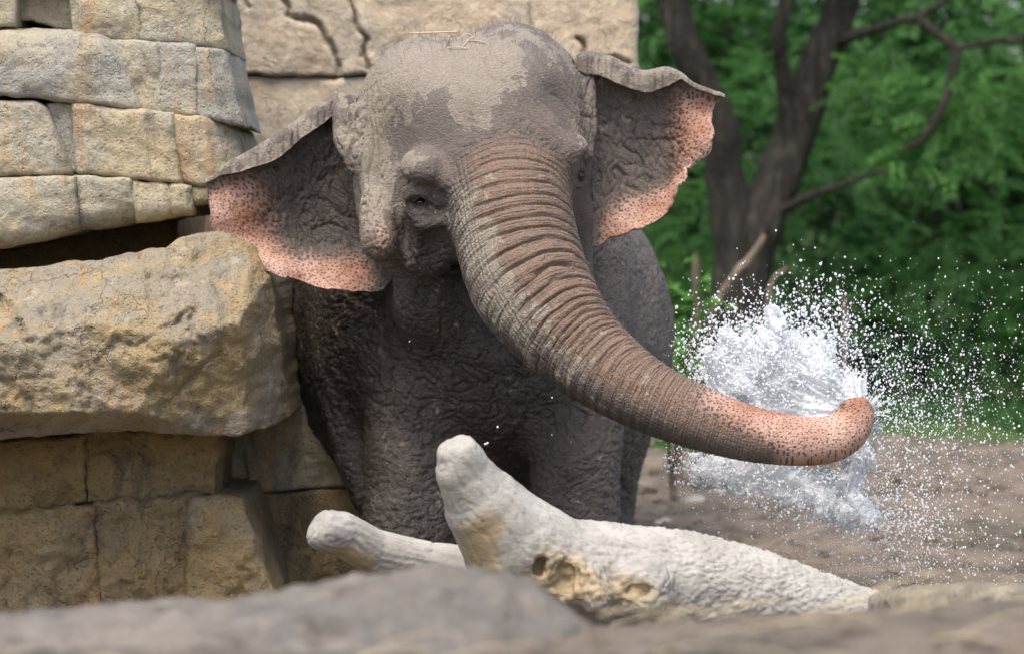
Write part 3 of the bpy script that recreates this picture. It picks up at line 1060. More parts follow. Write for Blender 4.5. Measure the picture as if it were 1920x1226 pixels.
BODY = [  # (shape, blend k)
    (el(888, 635, 2.05, 376, 372, 1.30), 0.1),                       # barrel
    (el(900, 470, 1.20, 250, 300, 0.55), 0.25),                      # neck and withers
    (el(905, 690, 1.00, 165, 150, 0.36), 0.15),                      # chest
    (ch((735, 560, 1.05, 92), (765, 720, 0.92, 86), (768, 950, 0.86, 92), (770, 1085, 0.84, 94), (770, 1150, 0.82, 104)), 0.10),   # foreleg
    (ch((640, 560, 1.32, 72), (650, 720, 1.24, 56), (672, 860, 1.14, 46), (700, 930, 1.1, 44)), 0.05),                             # elbow behind it
    (ch((1105, 520, 1.12, 62), (1092, 700, 0.96, 86), (1078, 870, 0.86, 88), (1076, 1085, 0.82, 88), (1076, 1150, 0.80, 100)), 0.10),
    (ch((1150, 700, 2.35, 102), (1132, 880, 2.30, 74), (1124, 960, 2.3, 66), (1124, 1108, 2.3, 72)), 0.08),                        # hind legs
    (ch((720, 700, 2.5, 105), (740, 900, 2.5, 80), (745, 1100, 2.5, 74)), 0.08),
]
HEAD = [
    (el(800, 200, 0.52, 124, 130, 0.36), 0.05),                      # two domes of the skull
    (el(956, 182, 0.50, 130, 139, 0.36), 0.09),
    (el(918, 262, 0.40, 178, 175, 0.36), 0.10),                      # forehead
    (el(742, 330, 0.56, 80, 180, 0.33), 0.10),                       # sides of the head
    (el(1050, 310, 0.56, 60, 190, 0.30), 0.10),
    (el(950, 390, 0.24, 112, 160, 0.24), 0.08),                      # root of the trunk
    (ch((766, 308, 0.15, 33), (798, 316, 0.09, 37), (828, 334, 0.10, 24)), 0.045),   # brows
    (ch((1036, 246, 0.17, 40), (1064, 276, 0.17, 42), (1074, 298, 0.20, 30)), 0.06),
    (el(800, 432, 0.30, 66, 90, 0.20), 0.06),                        # cheek
    (el(806, 535, 0.66, 72, 88, 0.25), 0.10),                       # jaw
    (ch((820, 575, 0.64, 58), (868, 615, 0.68, 50), (912, 648, 0.64, 38)), 0.14),  # chin and lower lip
    (ch((1080, 400, 0.42, 30), (1086, 480, 0.45, 26), (1076, 540, 0.5, 40)), 0.06),  # far cheek
    (ch((702, 335, 0.34, 24), (709, 400, 0.25, 36), (715, 450, 0.20, 42)), 0.022),   # pouch before the ear
    (ch((642, 202, 0.44, 20), (648, 262, 0.38, 24), (668, 305, 0.35, 22), (692, 338, 0.33, 15)), 0.03),  # ear root folds
    (ch((668, 215, 0.38, 22), (684, 290, 0.33, 20), (700, 340, 0.32, 14)), 0.03),
    (ch((1098, 140, 0.42, 18), (1104, 230, 0.36, 18), (1100, 290, 0.32, 14)), 0.03),
]
CARVE = [
    (el(788, 383, 0.02, 34, 34, 0.10), 0.05),                        # eye sockets
    (el(1092, 330, 0.20, 15, 32, 0.10), 0.04),
    (el(806, 520, 0.10, 42, 92, 0.13), 0.06),                        # hollow cheek
    (el(724, 272, 0.13, 22, 70, 0.08, -0.2), 0.12), (el(760, 440, 0.14, 11, 70, 0.10), 0.06), (el(722, 548, 0.30, 44, 30, 0.16), 0.03),                  # temples
    (el(1064, 205, 0.13, 20, 52, 0.08, 0.5), 0.08),
    (el(925, 690, 0.30, 36, 30, 0.16), 0.05),                        # corner of the mouth
    (el(866, 250, -0.10, 60, 60, 0.14), 0.15),
]
LIDS = [
    (ch((762, 372, 0.150, 9), (778, 360, 0.115, 12), (798, 362, 0.11, 12), (818, 380, 0.12, 8)), 0.018),
    (ch((758, 358, 0.150, 7), (778, 346, 0.110, 7), (802, 348, 0.105, 7), (826, 370, 0.115, 6)), 0.012),
    (ch((768, 384, 0.16, 6), (786, 400, 0.135, 8), (806, 398, 0.13, 7)), 0.02),
    (ch((770, 400, 0.165, 8), (796, 424, 0.13, 9), (822, 416, 0.12, 8)), 0.025),
    (ch((1074, 316, 0.20, 7), (1086, 310, 0.22, 8), (1094, 318, 0.26, 6)), 0.015),
    (ch((1076, 345, 0.22, 6), (1090, 350, 0.25, 6)), 0.015),
]
TIP = [(ch((1578, 772, -0.44, 12), (1590, 760, -0.44, 13), (1604, 758, -0.43, 12)), 0.012),
       (ch((1612, 770, -0.36, 18), (1622, 784, -0.36, 16)), 0.02)]


def f_trunk(p, want=False):
    return s_chain(p, TRP, TRR, want)


def f_body(p):
    d = prim(p, BODY[0][0])
    for a, k in BODY[1:]:
        d = smin(d, prim(p, a), k)
    return d


def f_head(p):
    d = prim(p, HEAD[0][0])
    for a, k in HEAD[1:]:
        d = smin(d, prim(p, a), k)
    for a, k in CARVE:
        d = smax(d, -prim(p, a), k)
    for a, k in LIDS:
        d = smin(d, prim(p, a), k)
    return d


def f_elephant(p):
    out = np.empty(len(p), np.float32)
    # the head and trunk need no look far behind them, nor the body far before it
    b = f_body(p)
    near = p[:, 1] < 1.6
    out[:] = b
    q = p[near]
    if len(q):
        t = f_trunk(q)
        h = smin(f_head(q), t, 0.075)
        for a, k in TIP:
            h = smin(h, prim(q, a), k)
        h = smax(h, -s_chain(q, NOSTRIL[0], NOSTRIL[1]), 0.012)
        out[near] = smin(b[near], h, 0.15)
    return np.maximum(out, -p[:, 2] + 0.004)


NOSTRIL = (P(np.array([1588, 1602]), np.array([790, 752]), np.array([-0.41, -0.40])), np.array([0.012, 0.030]))


def surf_Y(px, py, y0=-0.7, y1=1.6, fn=None):
    """depth at which the ray through a pixel first meets the elephant"""
    ys = np.arange(y0, y1, 0.004)
    d = (fn or f_elephant)(P(np.full_like(ys, px), np.full_like(ys, py), ys).astype(np.float32))
    return float(ys[int(np.argmax(d < 0))])


def gblob(u, v, cx, cy, sx, sy, rot=0.0):
    a, b = u - cx, v - cy
    c, s = math.cos(rot), math.sin(rot)
    return np.exp(-0.5 * (((a * c + b * s) / sx) ** 2 + ((-a * s + b * c) / sy) ** 2))


def make_elephant_body():
    ax = np.arange(-0.98, 1.40, 0.0052)
    az = np.r_[np.arange(-0.02, 0.34, 0.013), np.arange(0.35, 0.80, 0.007), np.arange(0.804, 2.44, 0.0052)]
    ay = np.r_[np.arange(-0.62, 0.50, 0.0058), 0.50 + np.cumsum(np.linspace(0.006, 0.055, 104))]
    V, F = sdf_mesh(f_elephant, ax, ay, az, band=1.25)
    V = V.astype(np.float32)
    # ease the stair marks of the grid
    E = np.vstack([F[:, [0, 1]], F[:, [1, 2]], F[:, [2, 3]], F[:, [3, 0]]])
    deg = np.bincount(E[:, 0], minlength=len(V)) + np.bincount(E[:, 1], minlength=len(V))
    for _ in range(2):
        S = np.zeros_like(V)
        for k in range(3):
            S[:, k] = np.bincount(E[:, 0], V[E[:, 1], k], len(V)) + np.bincount(E[:, 1], V[E[:, 0], k], len(V))
        V = V * 0.45 + 0.55 * (S / deg[:, None])
    V = V.astype(np.float32)
    N = vnormals(V.astype(np.float64), F).astype(np.float32)
    u, v = UV(V)
    front = sstep(1.0, 0.6, V[:, 1])
    # ---- place on the trunk
    dt, s = f_trunk(V, True)
    for _ in range(16):                                    # no jumps where two stretches of the trunk meet
        s = 0.4 * s + 0.6 * (np.bincount(E[:, 0], s[E[:, 1]], len(V)) + np.bincount(E[:, 1], s[E[:, 0]], len(V))) / deg
    s = s.astype(np.float32)
    tw = sstep(0.035, 0.0, dt) * sstep(0.02, 0.16, s)
    hd = f_head(V)
    i = np.clip(np.searchsorted(TRL, s) - 1, 0, len(TRP) - 2)
    tan = TRP[i + 1] - TRP[i]; tan /= np.linalg.norm(tan, axis=1)[:, None]
    ctr = TRP[i] + tan * (s - TRL[i])[:, None]
    rad = V - ctr
    # 'front' of the trunk: what faces up / forward, square to its run
    fwd = np.array([0.25, -0.80, 0.55]); fwd = fwd - tan * (tan @ fwd)[:, None]; fwd /= np.linalg.norm(fwd, axis=1)[:, None]
    sid = np.cross(tan, fwd)
    th = np.arctan2((rad * sid).sum(1), (rad * fwd).sum(1))
    rr = np.interp(s, TRL, TRR)
    lat = sstep(0.55, 1.25, np.abs(th))
    # ---- folds of the trunk
    lam = np.interp(np.linspace(0, TRL[-1], 400), [0, .10, .22, .30, .62, .80, 1.0, 1.3, TRL[-1]], [.022, .020, .026, .050, .060, .044, .026, .016, .014])
    ph = np.r_[0, np.cumsum(1 / lam[:-1] * (TRL[-1] / 399))]
    w1 = fbm(V * 5.0, 2, 40); w2 = fbm(V * 14.0, 2, 41)
    phase = np.interp(s + 0.013 * w1 + 0.004 * w2 + 0.030 * np.cos(th), np.linspace(0, TRL[-1], 400), ph)
    # folds come and go round the trunk
    keep = 0.75 + 0.35 * sstep(-0.25, 0.25, noise(np.stack([np.round(phase) * 3.7, th * 1.1, 0 * th], -1), 5))
    amp = np.interp(s, [0, .06, .16, .28, .62, .85, 1.1, 1.4, TRL[-1]], [.003, .0065, .0085, .016, .019, .014, .0075, .0032, .0006])
    f_major = valley(phase, 2.4) * keep + 0.18 * np.abs(np.sin(np.pi * phase)) ** 0.8
    ph2 = phase * 2 + 0.5 * w1
    f_mid = valley(ph2, 2.2)
    f_fine = valley(np.interp(s + 0.005 * w2 + 0.004 * w1, [0, TRL[-1]], [0, TRL[-1] / 0.0165]), 1.8)
    f_long = valley(th * rr / 0.021 + 0.9 * w1 + 0.4 * w2, 2.0)
    d_tr = amp * (f_major * (1 - 0.65 * lat) + 0.30 * f_mid * (1 - lat))
    latw = lat * np.interp(s, [0, .1, .9, 1.3, TRL[-1]], [.5, 1, 1, .6, .05])
    d_tr += latw * (0.0066 * f_fine + 0.0060 * f_long * sstep(1.2, 0.6, s))
    d_tr += 0.0016 * (1 - lat) * valley(th * rr / 0.03 + 1.5 * w1, 2) * sstep(0.05, 0.2, s) * sstep(1.1, 0.7, s)
    d_tr += (1 - lat) * f_fine * 0.0060 * sstep(0.55, 0.85, s) * sstep(1.75, 1.2, s) * (0.55 + 0.6 * w1)
    d_tr += 0.0022 * fbm(V * 34, 3, 55) * sstep(TRL[-1], 1.2, s)
    # ---- folds elsewhere
    warp = np.stack([fbm(V * 6, 2, 60), fbm(V * 6, 2, 61), fbm(V * 6, 2, 62)], -1)

    def net(sx, sy, sz, seed, wamp=0.35, shp=2.2):
        q = V * np.array([sx, sy, sz]) + wamp * warp * 2.0
        return -(1 - np.abs(noise(q, seed)) * 1.25).clip(0, 1) ** (shp * 3)

    chest = net(15, 15, 24, 70, 0.5) * 0.014 + net(36, 36, 58, 71, 0.7) * 0.0075
    cells = -(1 - np.clip(crackle(V * np.array([30, 30, 46]) + warp * 1.3, 3) * 2.6, 0, 1)) ** 2
    chest += 0.0045 * cells
    vert = net(40, 28, 6, 72, 0.5) * 0.009 + net(85, 55, 14, 73, 0.5) * 0.0045
    hori = net(11, 11, 46, 74, 0.5) * 0.009 + net(24, 24, 80, 75, 0.5) * 0.0045
    skull = net(14, 14, 22, 76, 0.6) * 0.0014 + cells * 0.0003 + 0.0030 * fbm(V * 9, 3, 90)
    head_w = sstep(0.05, 0.0, hd) * sstep(1.2, 0.9, V[:, 1])
    is_head = np.clip(head_w, 0, 1) * (1 - tw)
    bodyw = (1 - is_head) * (1 - tw)
    right_flank = sstep(1100, 1150, u) * sstep(850, 700, v)
    left_flank = sstep(640, 590, u)
    legs = sstep(760, 860, v) * sstep(1.6, 1.2, V[:, 1])
    vw = np.clip(right_flank + 0.75 * left_flank, 0, 1)
    d = bodyw * (vw * vert + (1 - vw) * ((1 - 0.6 * legs) * chest + legs * 0.9 * hori))
    d += bodyw * 0.010 * fbm(V * np.array([7, 7, 3.5]), 3, 80)
    # head: sides carry upright creases, the brow and cheeks fine ones round the eyes
    side = np.clip(gblob(u, v, 672, 300, 42, 120) * 1.3 + gblob(u, v, 1104, 215, 16, 80) * 1.2, 0, 1)
    diag = np.clip(gblob(u, v, 1010, 230, 60, 75, 0.8), 0, 1)
    dq = V * np.array([1, 1, 1])
    dg = dq[:, 0] * 0.75 + dq[:, 2] * 0.66
    diagf = valley(dg / 0.030 + 1.6 * w1 + 0.3 * w2, 2.4)
    cheek = np.clip(gblob(u, v, 800, 560, 75, 90) + gblob(u, v, 880, 640, 70, 40), 0, 1)
    dh = skull * (1 - side) + side * vert * 1.5 + 0.006 * diag * diagf + cheek * (chest * 0.9)
    for cx, cy, R in ((786, 378, 48), (1086, 322, 34)):
        rd = np.hypot(u - cx, (v - cy) * 0.9) / 500.0
        dh += 0.0042 * valley(rd / 0.019 + 0.8 * w1, 2.0) * np.exp(-(rd * 500 / R / 1.25) ** 2) * sstep(0.028, 0.045, rd)
    rim = gblob(u, v, 846, 350, 26, 34)        # crumpled skin between eye and trunk
    dh += rim * 0.004 * valley(dg / 0.02 + w1, 2)
    d += is_head * dh * front + tw * d_tr
    V2 = V + N * d[:, None]
    # ---- what the skin carries: dry mud, bare pink, wet; plus shade painted into head hollows
    topmud = 0.86 * gblob(u, v, 880, 118, 210, 56) + 0.55 * gblob(u, v, 735, 215, 55, 95) + 0.62 * gblob(u, v, 890, 205, 48, 45)
    dust = np.clip(1.1 * topmud - 0.75 * gblob(u, v, 1010, 205, 50, 62, 0.4) - 0.85 * gblob(u, v, 806, 255, 26, 62, 0.20) - 0.4 * gblob(u, v, 750, 250, 14, 34)
                   + 0.68 * gblob(u, v, 905, 290, 22, 42) + 0.75 * gblob(u, v, 795, 303, 36, 20) + 0.36 * gblob(u, v, 668, 290, 40, 130)
                   + 0.62 * gblob(u, v, 706, 370, 26, 40) + 0.42 * gblob(u, v, 1070, 275, 30, 34), 0, 1.2) * is_head
    dust += tw * (0.72 * gblob(u, v, 905, 480, 34, 105, -0.32) + 0.5 * gblob(u, v, 985, 610, 40, 90, -0.75))
    # broad folds on the front of the trunk are rubbed brown-orange, its end is bare and pink
    orange = tw * sstep(1.5, 0.6, np.abs(th)) * np.interp(s, [0, .1, .5, .8, 1.1, TRL[-1]], [.5, .75, .75, .8, .8, .6])
    orange += is_head * (0.55 * gblob(u, v, 950, 340, 80, 40) + 0.3 * gblob(u, v, 1020, 290, 50, 60)) + bodyw * 0.35 * (gblob(u, v, 740, 620, 25, 90) + gblob(u, v, 930, 850, 50, 60))
    orange += is_head * 0.55 * gblob(u, v, 715, 425, 30, 40)
    upper = 0.5 + 0.5 * N[:, 2]
    pink = tw * np.clip(sstep(1.22, 1.72, s) * (0.10 + 0.95 * sstep(0.25, 0.9, upper)) + 0.75 * sstep(1.66, 1.86, s), 0, 1)
    pink += is_head * 0.42 * gblob(u, v, 716, 448, 28, 34)
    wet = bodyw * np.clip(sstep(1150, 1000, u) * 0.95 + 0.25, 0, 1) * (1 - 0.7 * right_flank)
    wet += is_head * np.clip(1.1 * gblob(u, v, 806, 520, 52, 95) + gblob(u, v, 800, 400, 36, 40) + gblob(u, v, 870, 650, 90, 50) + 0.8 * gblob(u, v, 1088, 420, 24, 80), 0, 1)  # wet cheeks, and shade painted into cheek hollow, eye socket and mouth
    wet += tw * 0.75 * sstep(-0.1, -0.7, N[:, 2]) * sstep(0.5, 0.8, s) * sstep(1.65, 1.3, s)  # darker, smoother skin where the trunk faces down
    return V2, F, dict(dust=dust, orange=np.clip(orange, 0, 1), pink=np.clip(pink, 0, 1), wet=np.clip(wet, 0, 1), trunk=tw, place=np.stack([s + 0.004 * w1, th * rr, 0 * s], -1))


def make_ear(root, top, margin, bottom, depth, flap, seed, sgn):
    """a Coons patch between four outlines (pixels); depth(u,v) gives its distance; the top edge is rolled forward"""
    nu, nv = 150, 150
    U = np.linspace(0, 1, nu + 1); W = np.linspace(0, 1, nv + 1)
    def sm(pts, t):
        q = interp_poly(catmull(pts, 6), t)
        return q
    R, M = sm(root, W), sm(margin, W)
    T, B = sm(top, U), sm(bottom, U)
    uu = U[:, None, None]; ww = W[None, :, None]
    G = (1 - uu) * R[None] + uu * M[None] + (1 - ww) * T[:, None] + ww * B[:, None] - ((1 - uu) * (1 - ww) * R[0] + uu * (1 - ww) * M[0] + (1 - uu) * ww * R[-1] + uu * ww * M[-1])
    uu = uu[..., 0] + 0 * ww[..., 0]; ww = ww[..., 0] + 0 * uu
    # frayed margin
    nz = fbm(np.stack([G[..., 0].ravel() * .035, G[..., 1].ravel() * .035, np.full(G[..., 0].size, seed)], -1), 3, seed).reshape(uu.shape)
    edge = np.clip(np.maximum(sstep(0.85, 1, uu), sstep(0.86, 1, ww)), 0, 1)
    G[..., 0] += edge * nz * 6; G[..., 1] += edge * nz * 6
    Y = depth(uu, ww)
    q = np.stack([G[..., 0].ravel() / 500, G[..., 1].ravel() / 500, Y.ravel()], -1)
    wp = fbm(q * 6, 2, seed + 1)
    inner = (sstep(0.98, 0.55, uu) * sstep(1.0, 0.6, ww)).ravel()
    # creases fan out over the ear
    c1 = -(1 - np.abs(noise(q * np.array([9, 9, 1]) + 0.7 * wp[:, None], seed + 2)) * 1.3).clip(0, 1) ** 7
    c2 = -(1 - np.abs(noise(q * np.array([30, 16, 1]) + 0.9 * wp[:, None], seed + 3)) * 1.3).clip(0, 1) ** 6
    c3 = -(1 - np.abs(noise((q @ np.array([[.7, .7, 0], [-.7, .7, 0], [0, 0, 1]])) * np.array([44, 14, 1]) + wp[:, None], seed + 4)) * 1.3).clip(0, 1) ** 6
    rel = -(0.012 * c1 * inner + 0.0085 * c2 * (0.3 + 0.7 * inner) + 0.006 * c3 * (0.3 + 0.7 * inner)) + 0.010 * fbm(q * 5, 3, seed + 5)
    Yr = (Y.ravel() + rel).reshape(Y.shape)
    sheet = P(G[..., 0], G[..., 1], Yr)
    pinkm = np.maximum(sstep(0.42, 0.98, uu), sstep(0.60, 1.0, ww) * sstep(0.02, 0.28, uu) * 0.95).astype(np.float32)
    pinkm *= (0.35 + 0.65 * sstep(0.0, 0.25, ww))
    # the rolled upper rim: a strip that goes up, forward and hangs down in front
    n = 26
    fw, rl = flap
    strip = []
    tt = np.linspace(0, 1, n + 1)[::-1]        # from the hanging lip back to the fold
    for k in range(nu + 1):
        w = float(np.interp(U[k], fw[0], fw[1])) / 500.0
        r = float(np.interp(U[k], fw[0], rl)) / 500.0
        a = np.minimum(tt * (np.pi * r + w) / max(r, 1e-4), np.pi)
        rest = np.maximum(tt * (np.pi * r + w) - np.pi * r, 0)
        base = sheet[k, 0]
        wob = 0.10 * math.sin(U[k] * 9 + seed) + 0.06 * math.sin(U[k] * 21 + seed)
        st = np.stack([base[0] + 0 * a, base[1] - r * (1 - np.cos(a)) - 0.12 * rest, base[2] + r * np.sin(a) - rest * (1 + wob)], -1)
        strip.append(st[:-1])
    strip = np.array(strip)
    sq = strip.reshape(-1, 3)
    sq[:, 1] += 0.004 * (-(1 - np.abs(noise(sq * np.array([26, 10, 8]), seed + 7)) * 1.3).clip(0, 1) ** 6) + 0.008 * fbm(sq * 8, 2, seed + 8)
    grid = np.concatenate([strip, sheet], 1)
    pk = np.concatenate([np.tile((0.30 * sstep(0.5, 1.0, U))[:, None], (1, n)), pinkm], 1).ravel()
    dst = np.concatenate([np.tile(np.full(nu + 1, 0.55)[:, None], (1, n)), 0.22 * sstep(0.5, 0.0, uu) * sstep(0.6, 0.1, ww)], 1).ravel()
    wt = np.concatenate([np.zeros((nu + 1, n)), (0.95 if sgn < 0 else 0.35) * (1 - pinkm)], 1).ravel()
    m1 = grid.shape[1]
    Vf = grid.reshape(-1, 3)
    i = (np.arange(nu)[:, None] * m1 + np.arange(m1 - 1)[None, :]).ravel()
    F = np.stack([i, i + 1, i + m1 + 1, i + m1], -1)
    N = vnormals(Vf, F)
    if N[:, 1].mean() > 0:
        F = F[:, ::-1]; N = -N
    # even thickness: the back follows the smoothed run of the sheet
    Ng = N.reshape(nu + 1, m1, 3)
    for _ in range(14):
        Pd = np.pad(Ng, ((1, 1), (1, 1), (0, 0)), mode='edge')
        Ng = (Pd[:-2, 1:-1] + Pd[2:, 1:-1] + Pd[1:-1, :-2] + Pd[1:-1, 2:] + Pd[1:-1, 1:-1]) / 5
    N = Ng.reshape(-1, 3); N = N / np.maximum(np.linalg.norm(N, axis=1), 1e-6)[:, None]
    thick = 0.011 * np.ones(len(Vf))
    Vb = Vf - N * thick[:, None]
    k = len(Vf)
    Fb = F[:, ::-1] + k
    rim = np.r_[np.arange(0, nu) * m1, nu * m1 + np.arange(0, m1 - 1), np.arange(nu, 0, -1) * m1 + m1 - 1, np.arange(m1 - 1, 0, -1)]
    side = np.stack([rim, rim + k, np.roll(rim, -1) + k, np.roll(rim, -1)], -1)
    z = np.zeros(2 * k)
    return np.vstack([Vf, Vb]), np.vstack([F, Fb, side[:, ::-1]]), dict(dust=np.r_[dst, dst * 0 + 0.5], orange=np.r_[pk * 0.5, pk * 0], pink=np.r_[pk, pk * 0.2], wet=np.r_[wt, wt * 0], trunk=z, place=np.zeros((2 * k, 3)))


def m_skin():
    m = Mat('elephant_skin')
    co = m.co
    dust, orange, pink, wet, trunk = (m.attr(k) for k in ('dust', 'orange', 'pink', 'wet', 'trunk'))
    n1 = m.noise(co, 9, 5, 0.62, 0.5)
    n2 = m.noise(co, 26, 4, 0.65)
    n3 = m.noise(co, 110, 3, 0.7)
    base = m.mix(n1, (0.104, 0.086, 0.073), (0.188, 0.156, 0.130))
    base = m.mix(m.ramp(n3, 0.45, 0.75, 0, 0.5), base, (0.225, 0.195, 0.17))
    org = m.mix(n2, (0.175, 0.108, 0.072), (0.285, 0.172, 0.110))
    base = m.mix(m.math('MULTIPLY', orange, m.ramp(n2, 0.25, 0.7, 0.45, 1.0)), base, org)
    base = m.mix(m.math('MULTIPLY', wet, m.ramp(n1, 0.2, 0.75, 1.0, 0.62)), base, m.mix(n2, (0.025, 0.021, 0.0175), (0.062, 0.050, 0.041)))  # darkens wet skin, painted hollows and trunk underside alike
    # dry mud with sharp broken edges
    patch = m.ramp(m.math('ADD', dust, m.math('ADD', m.math('MULTIPLY', m.math('SUBTRACT', n1, 0.5), 2.6), m.math('MULTIPLY', m.math('SUBTRACT', n2, 0.5), 1.3))), 0.40, 0.56)
    patch2 = m.ramp(m.math('ADD', dust, m.math('MULTIPLY', m.math('SUBTRACT', n2, 0.5), 0.9)), 0.30, 1.1, 0, 0.6)
    mud = m.mix(n2, (0.27, 0.232, 0.180), (0.385, 0.338, 0.268))
    mud = m.mix(m.ramp(n3, 0.35, 0.65), m.mix(0.5, mud, (0.22, 0.185, 0.145)), mud)
    mud = m.mix(m.ramp(m.vor(m.map(co, (1, 1, 2.2)), 48), 0.16, 0.06, 0, 0.7), mud, (0.10, 0.085, 0.07))
    base = m.mix(m.math('MAXIMUM', m.math('MULTIPLY', patch, 0.72), patch2), base, mud)
    # bare pink skin with dark freckles, thinning into the grey
    pn = m.math('ADD', pink, m.math('MULTIPLY', m.math('SUBTRACT', m.noise(co, 14, 4, 0.6), 0.5), 0.55))
    pm = m.ramp(pn, 0.15, 0.78)
    pcol = m.mix(m.ramp(m.noise(co, 5.5, 4), 0.32, 0.66), (0.33, 0.155, 0.092), (0.57, 0.365, 0.285))
    sx = m.new('ShaderNodeSeparateXYZ'); m.set(sx.inputs[0], co)
    cx = m.new('ShaderNodeCombineXYZ'); m.set(cx.inputs[0], sx.outputs[0]); m.set(cx.inputs[1], m.math('ADD', sx.outputs[2], m.math('MULTIPLY', sx.outputs[1], 0.7)))
    spot = m.vor(cx.outputs[0], 56, dim='2D', rnd=0.85)
    size = m.ramp(pn, 0.12, 0.95, 0.40, 0.20)
    dots = m.ramp(m.math('SUBTRACT', spot, size), 0.05, -0.04)
    base = m.mix(pm, base, pcol)
    base = m.mix(m.math('MULTIPLY', dots, m.ramp(pn, 0.12, 0.42, 0, 0.75)), base, (0.040, 0.032, 0.029))
    # small dark pores on the rubbed front of the trunk
    pore = m.math('MULTIPLY', m.ramp(m.vor(co, 95), 0.24, 0.14), m.math('MULTIPLY', orange, trunk))
    base = m.mix(m.math('MULTIPLY', pore, 0.7), base, (0.055, 0.042, 0.035))
    rough = m.math('SUBTRACT', m.ramp(n2, 0.3, 0.7, 0.72, 0.82), m.math('MULTIPLY', wet, m.ramp(n2, 0.35, 0.65, 0.34, 0.50)))
    # fine skin: cells, pores, creases
    wv = m.new('ShaderNodeVectorMath', operation='MULTIPLY_ADD')
    m.set(wv.inputs[0], m.noise(co, 20, 3, 0.6, col=True)); wv.inputs[1].default_value = (0.03, 0.03, 0.03); m.set(wv.inputs[2], co)
    cell = m.ramp(m.vor(m.map(wv.outputs[0], (1, 1, 1.45)), 62, 'DISTANCE_TO_EDGE'), 0.0, 0.22)
    cell2 = m.ramp(m.vor(wv.outputs[0], 150, 'DISTANCE_TO_EDGE'), 0.0, 0.25)
    h = m.math('ADD', m.math('MULTIPLY', cell, 0.40), m.math('MULTIPLY', cell2, 0.22))
    h = m.math('ADD', h, m.math('MULTIPLY', n3, 0.40))
    h = m.math('ADD', h, m.math('MULTIPLY', n2, 0.35))
    pl = m.new('ShaderNodeSeparateXYZ'); m.set(pl.inputs[0], m.attr('place', True))
    wob = m.math('MULTIPLY', n2, 3.0)
    ring = m.math('ABSOLUTE', m.math('SINE', m.math('ADD', m.math('MULTIPLY', pl.outputs[0], math.pi / 0.0115), wob)))
    lng = m.math('ABSOLUTE', m.math('SINE', m.math('ADD', m.math('MULTIPLY', pl.outputs[1], math.pi / 0.017), m.math('MULTIPLY', n1, 9.0))))
    ring = m.math('ADD', m.math('POWER', ring, 0.6), m.math('MULTIPLY', m.math('POWER', lng, 0.5), 0.5))
    h = m.math('ADD', h, m.math('MULTIPLY', m.math('MULTIPLY', ring, trunk), m.ramp(pink, 0.0, 0.9, 0.75, 0.12)))
    h = m.math('ADD', h, m.math('MULTIPLY', patch, 0.35))
    m.out(base, rough, m.bump(h, 0.0050, 0.9), 0.4)
    return m.m


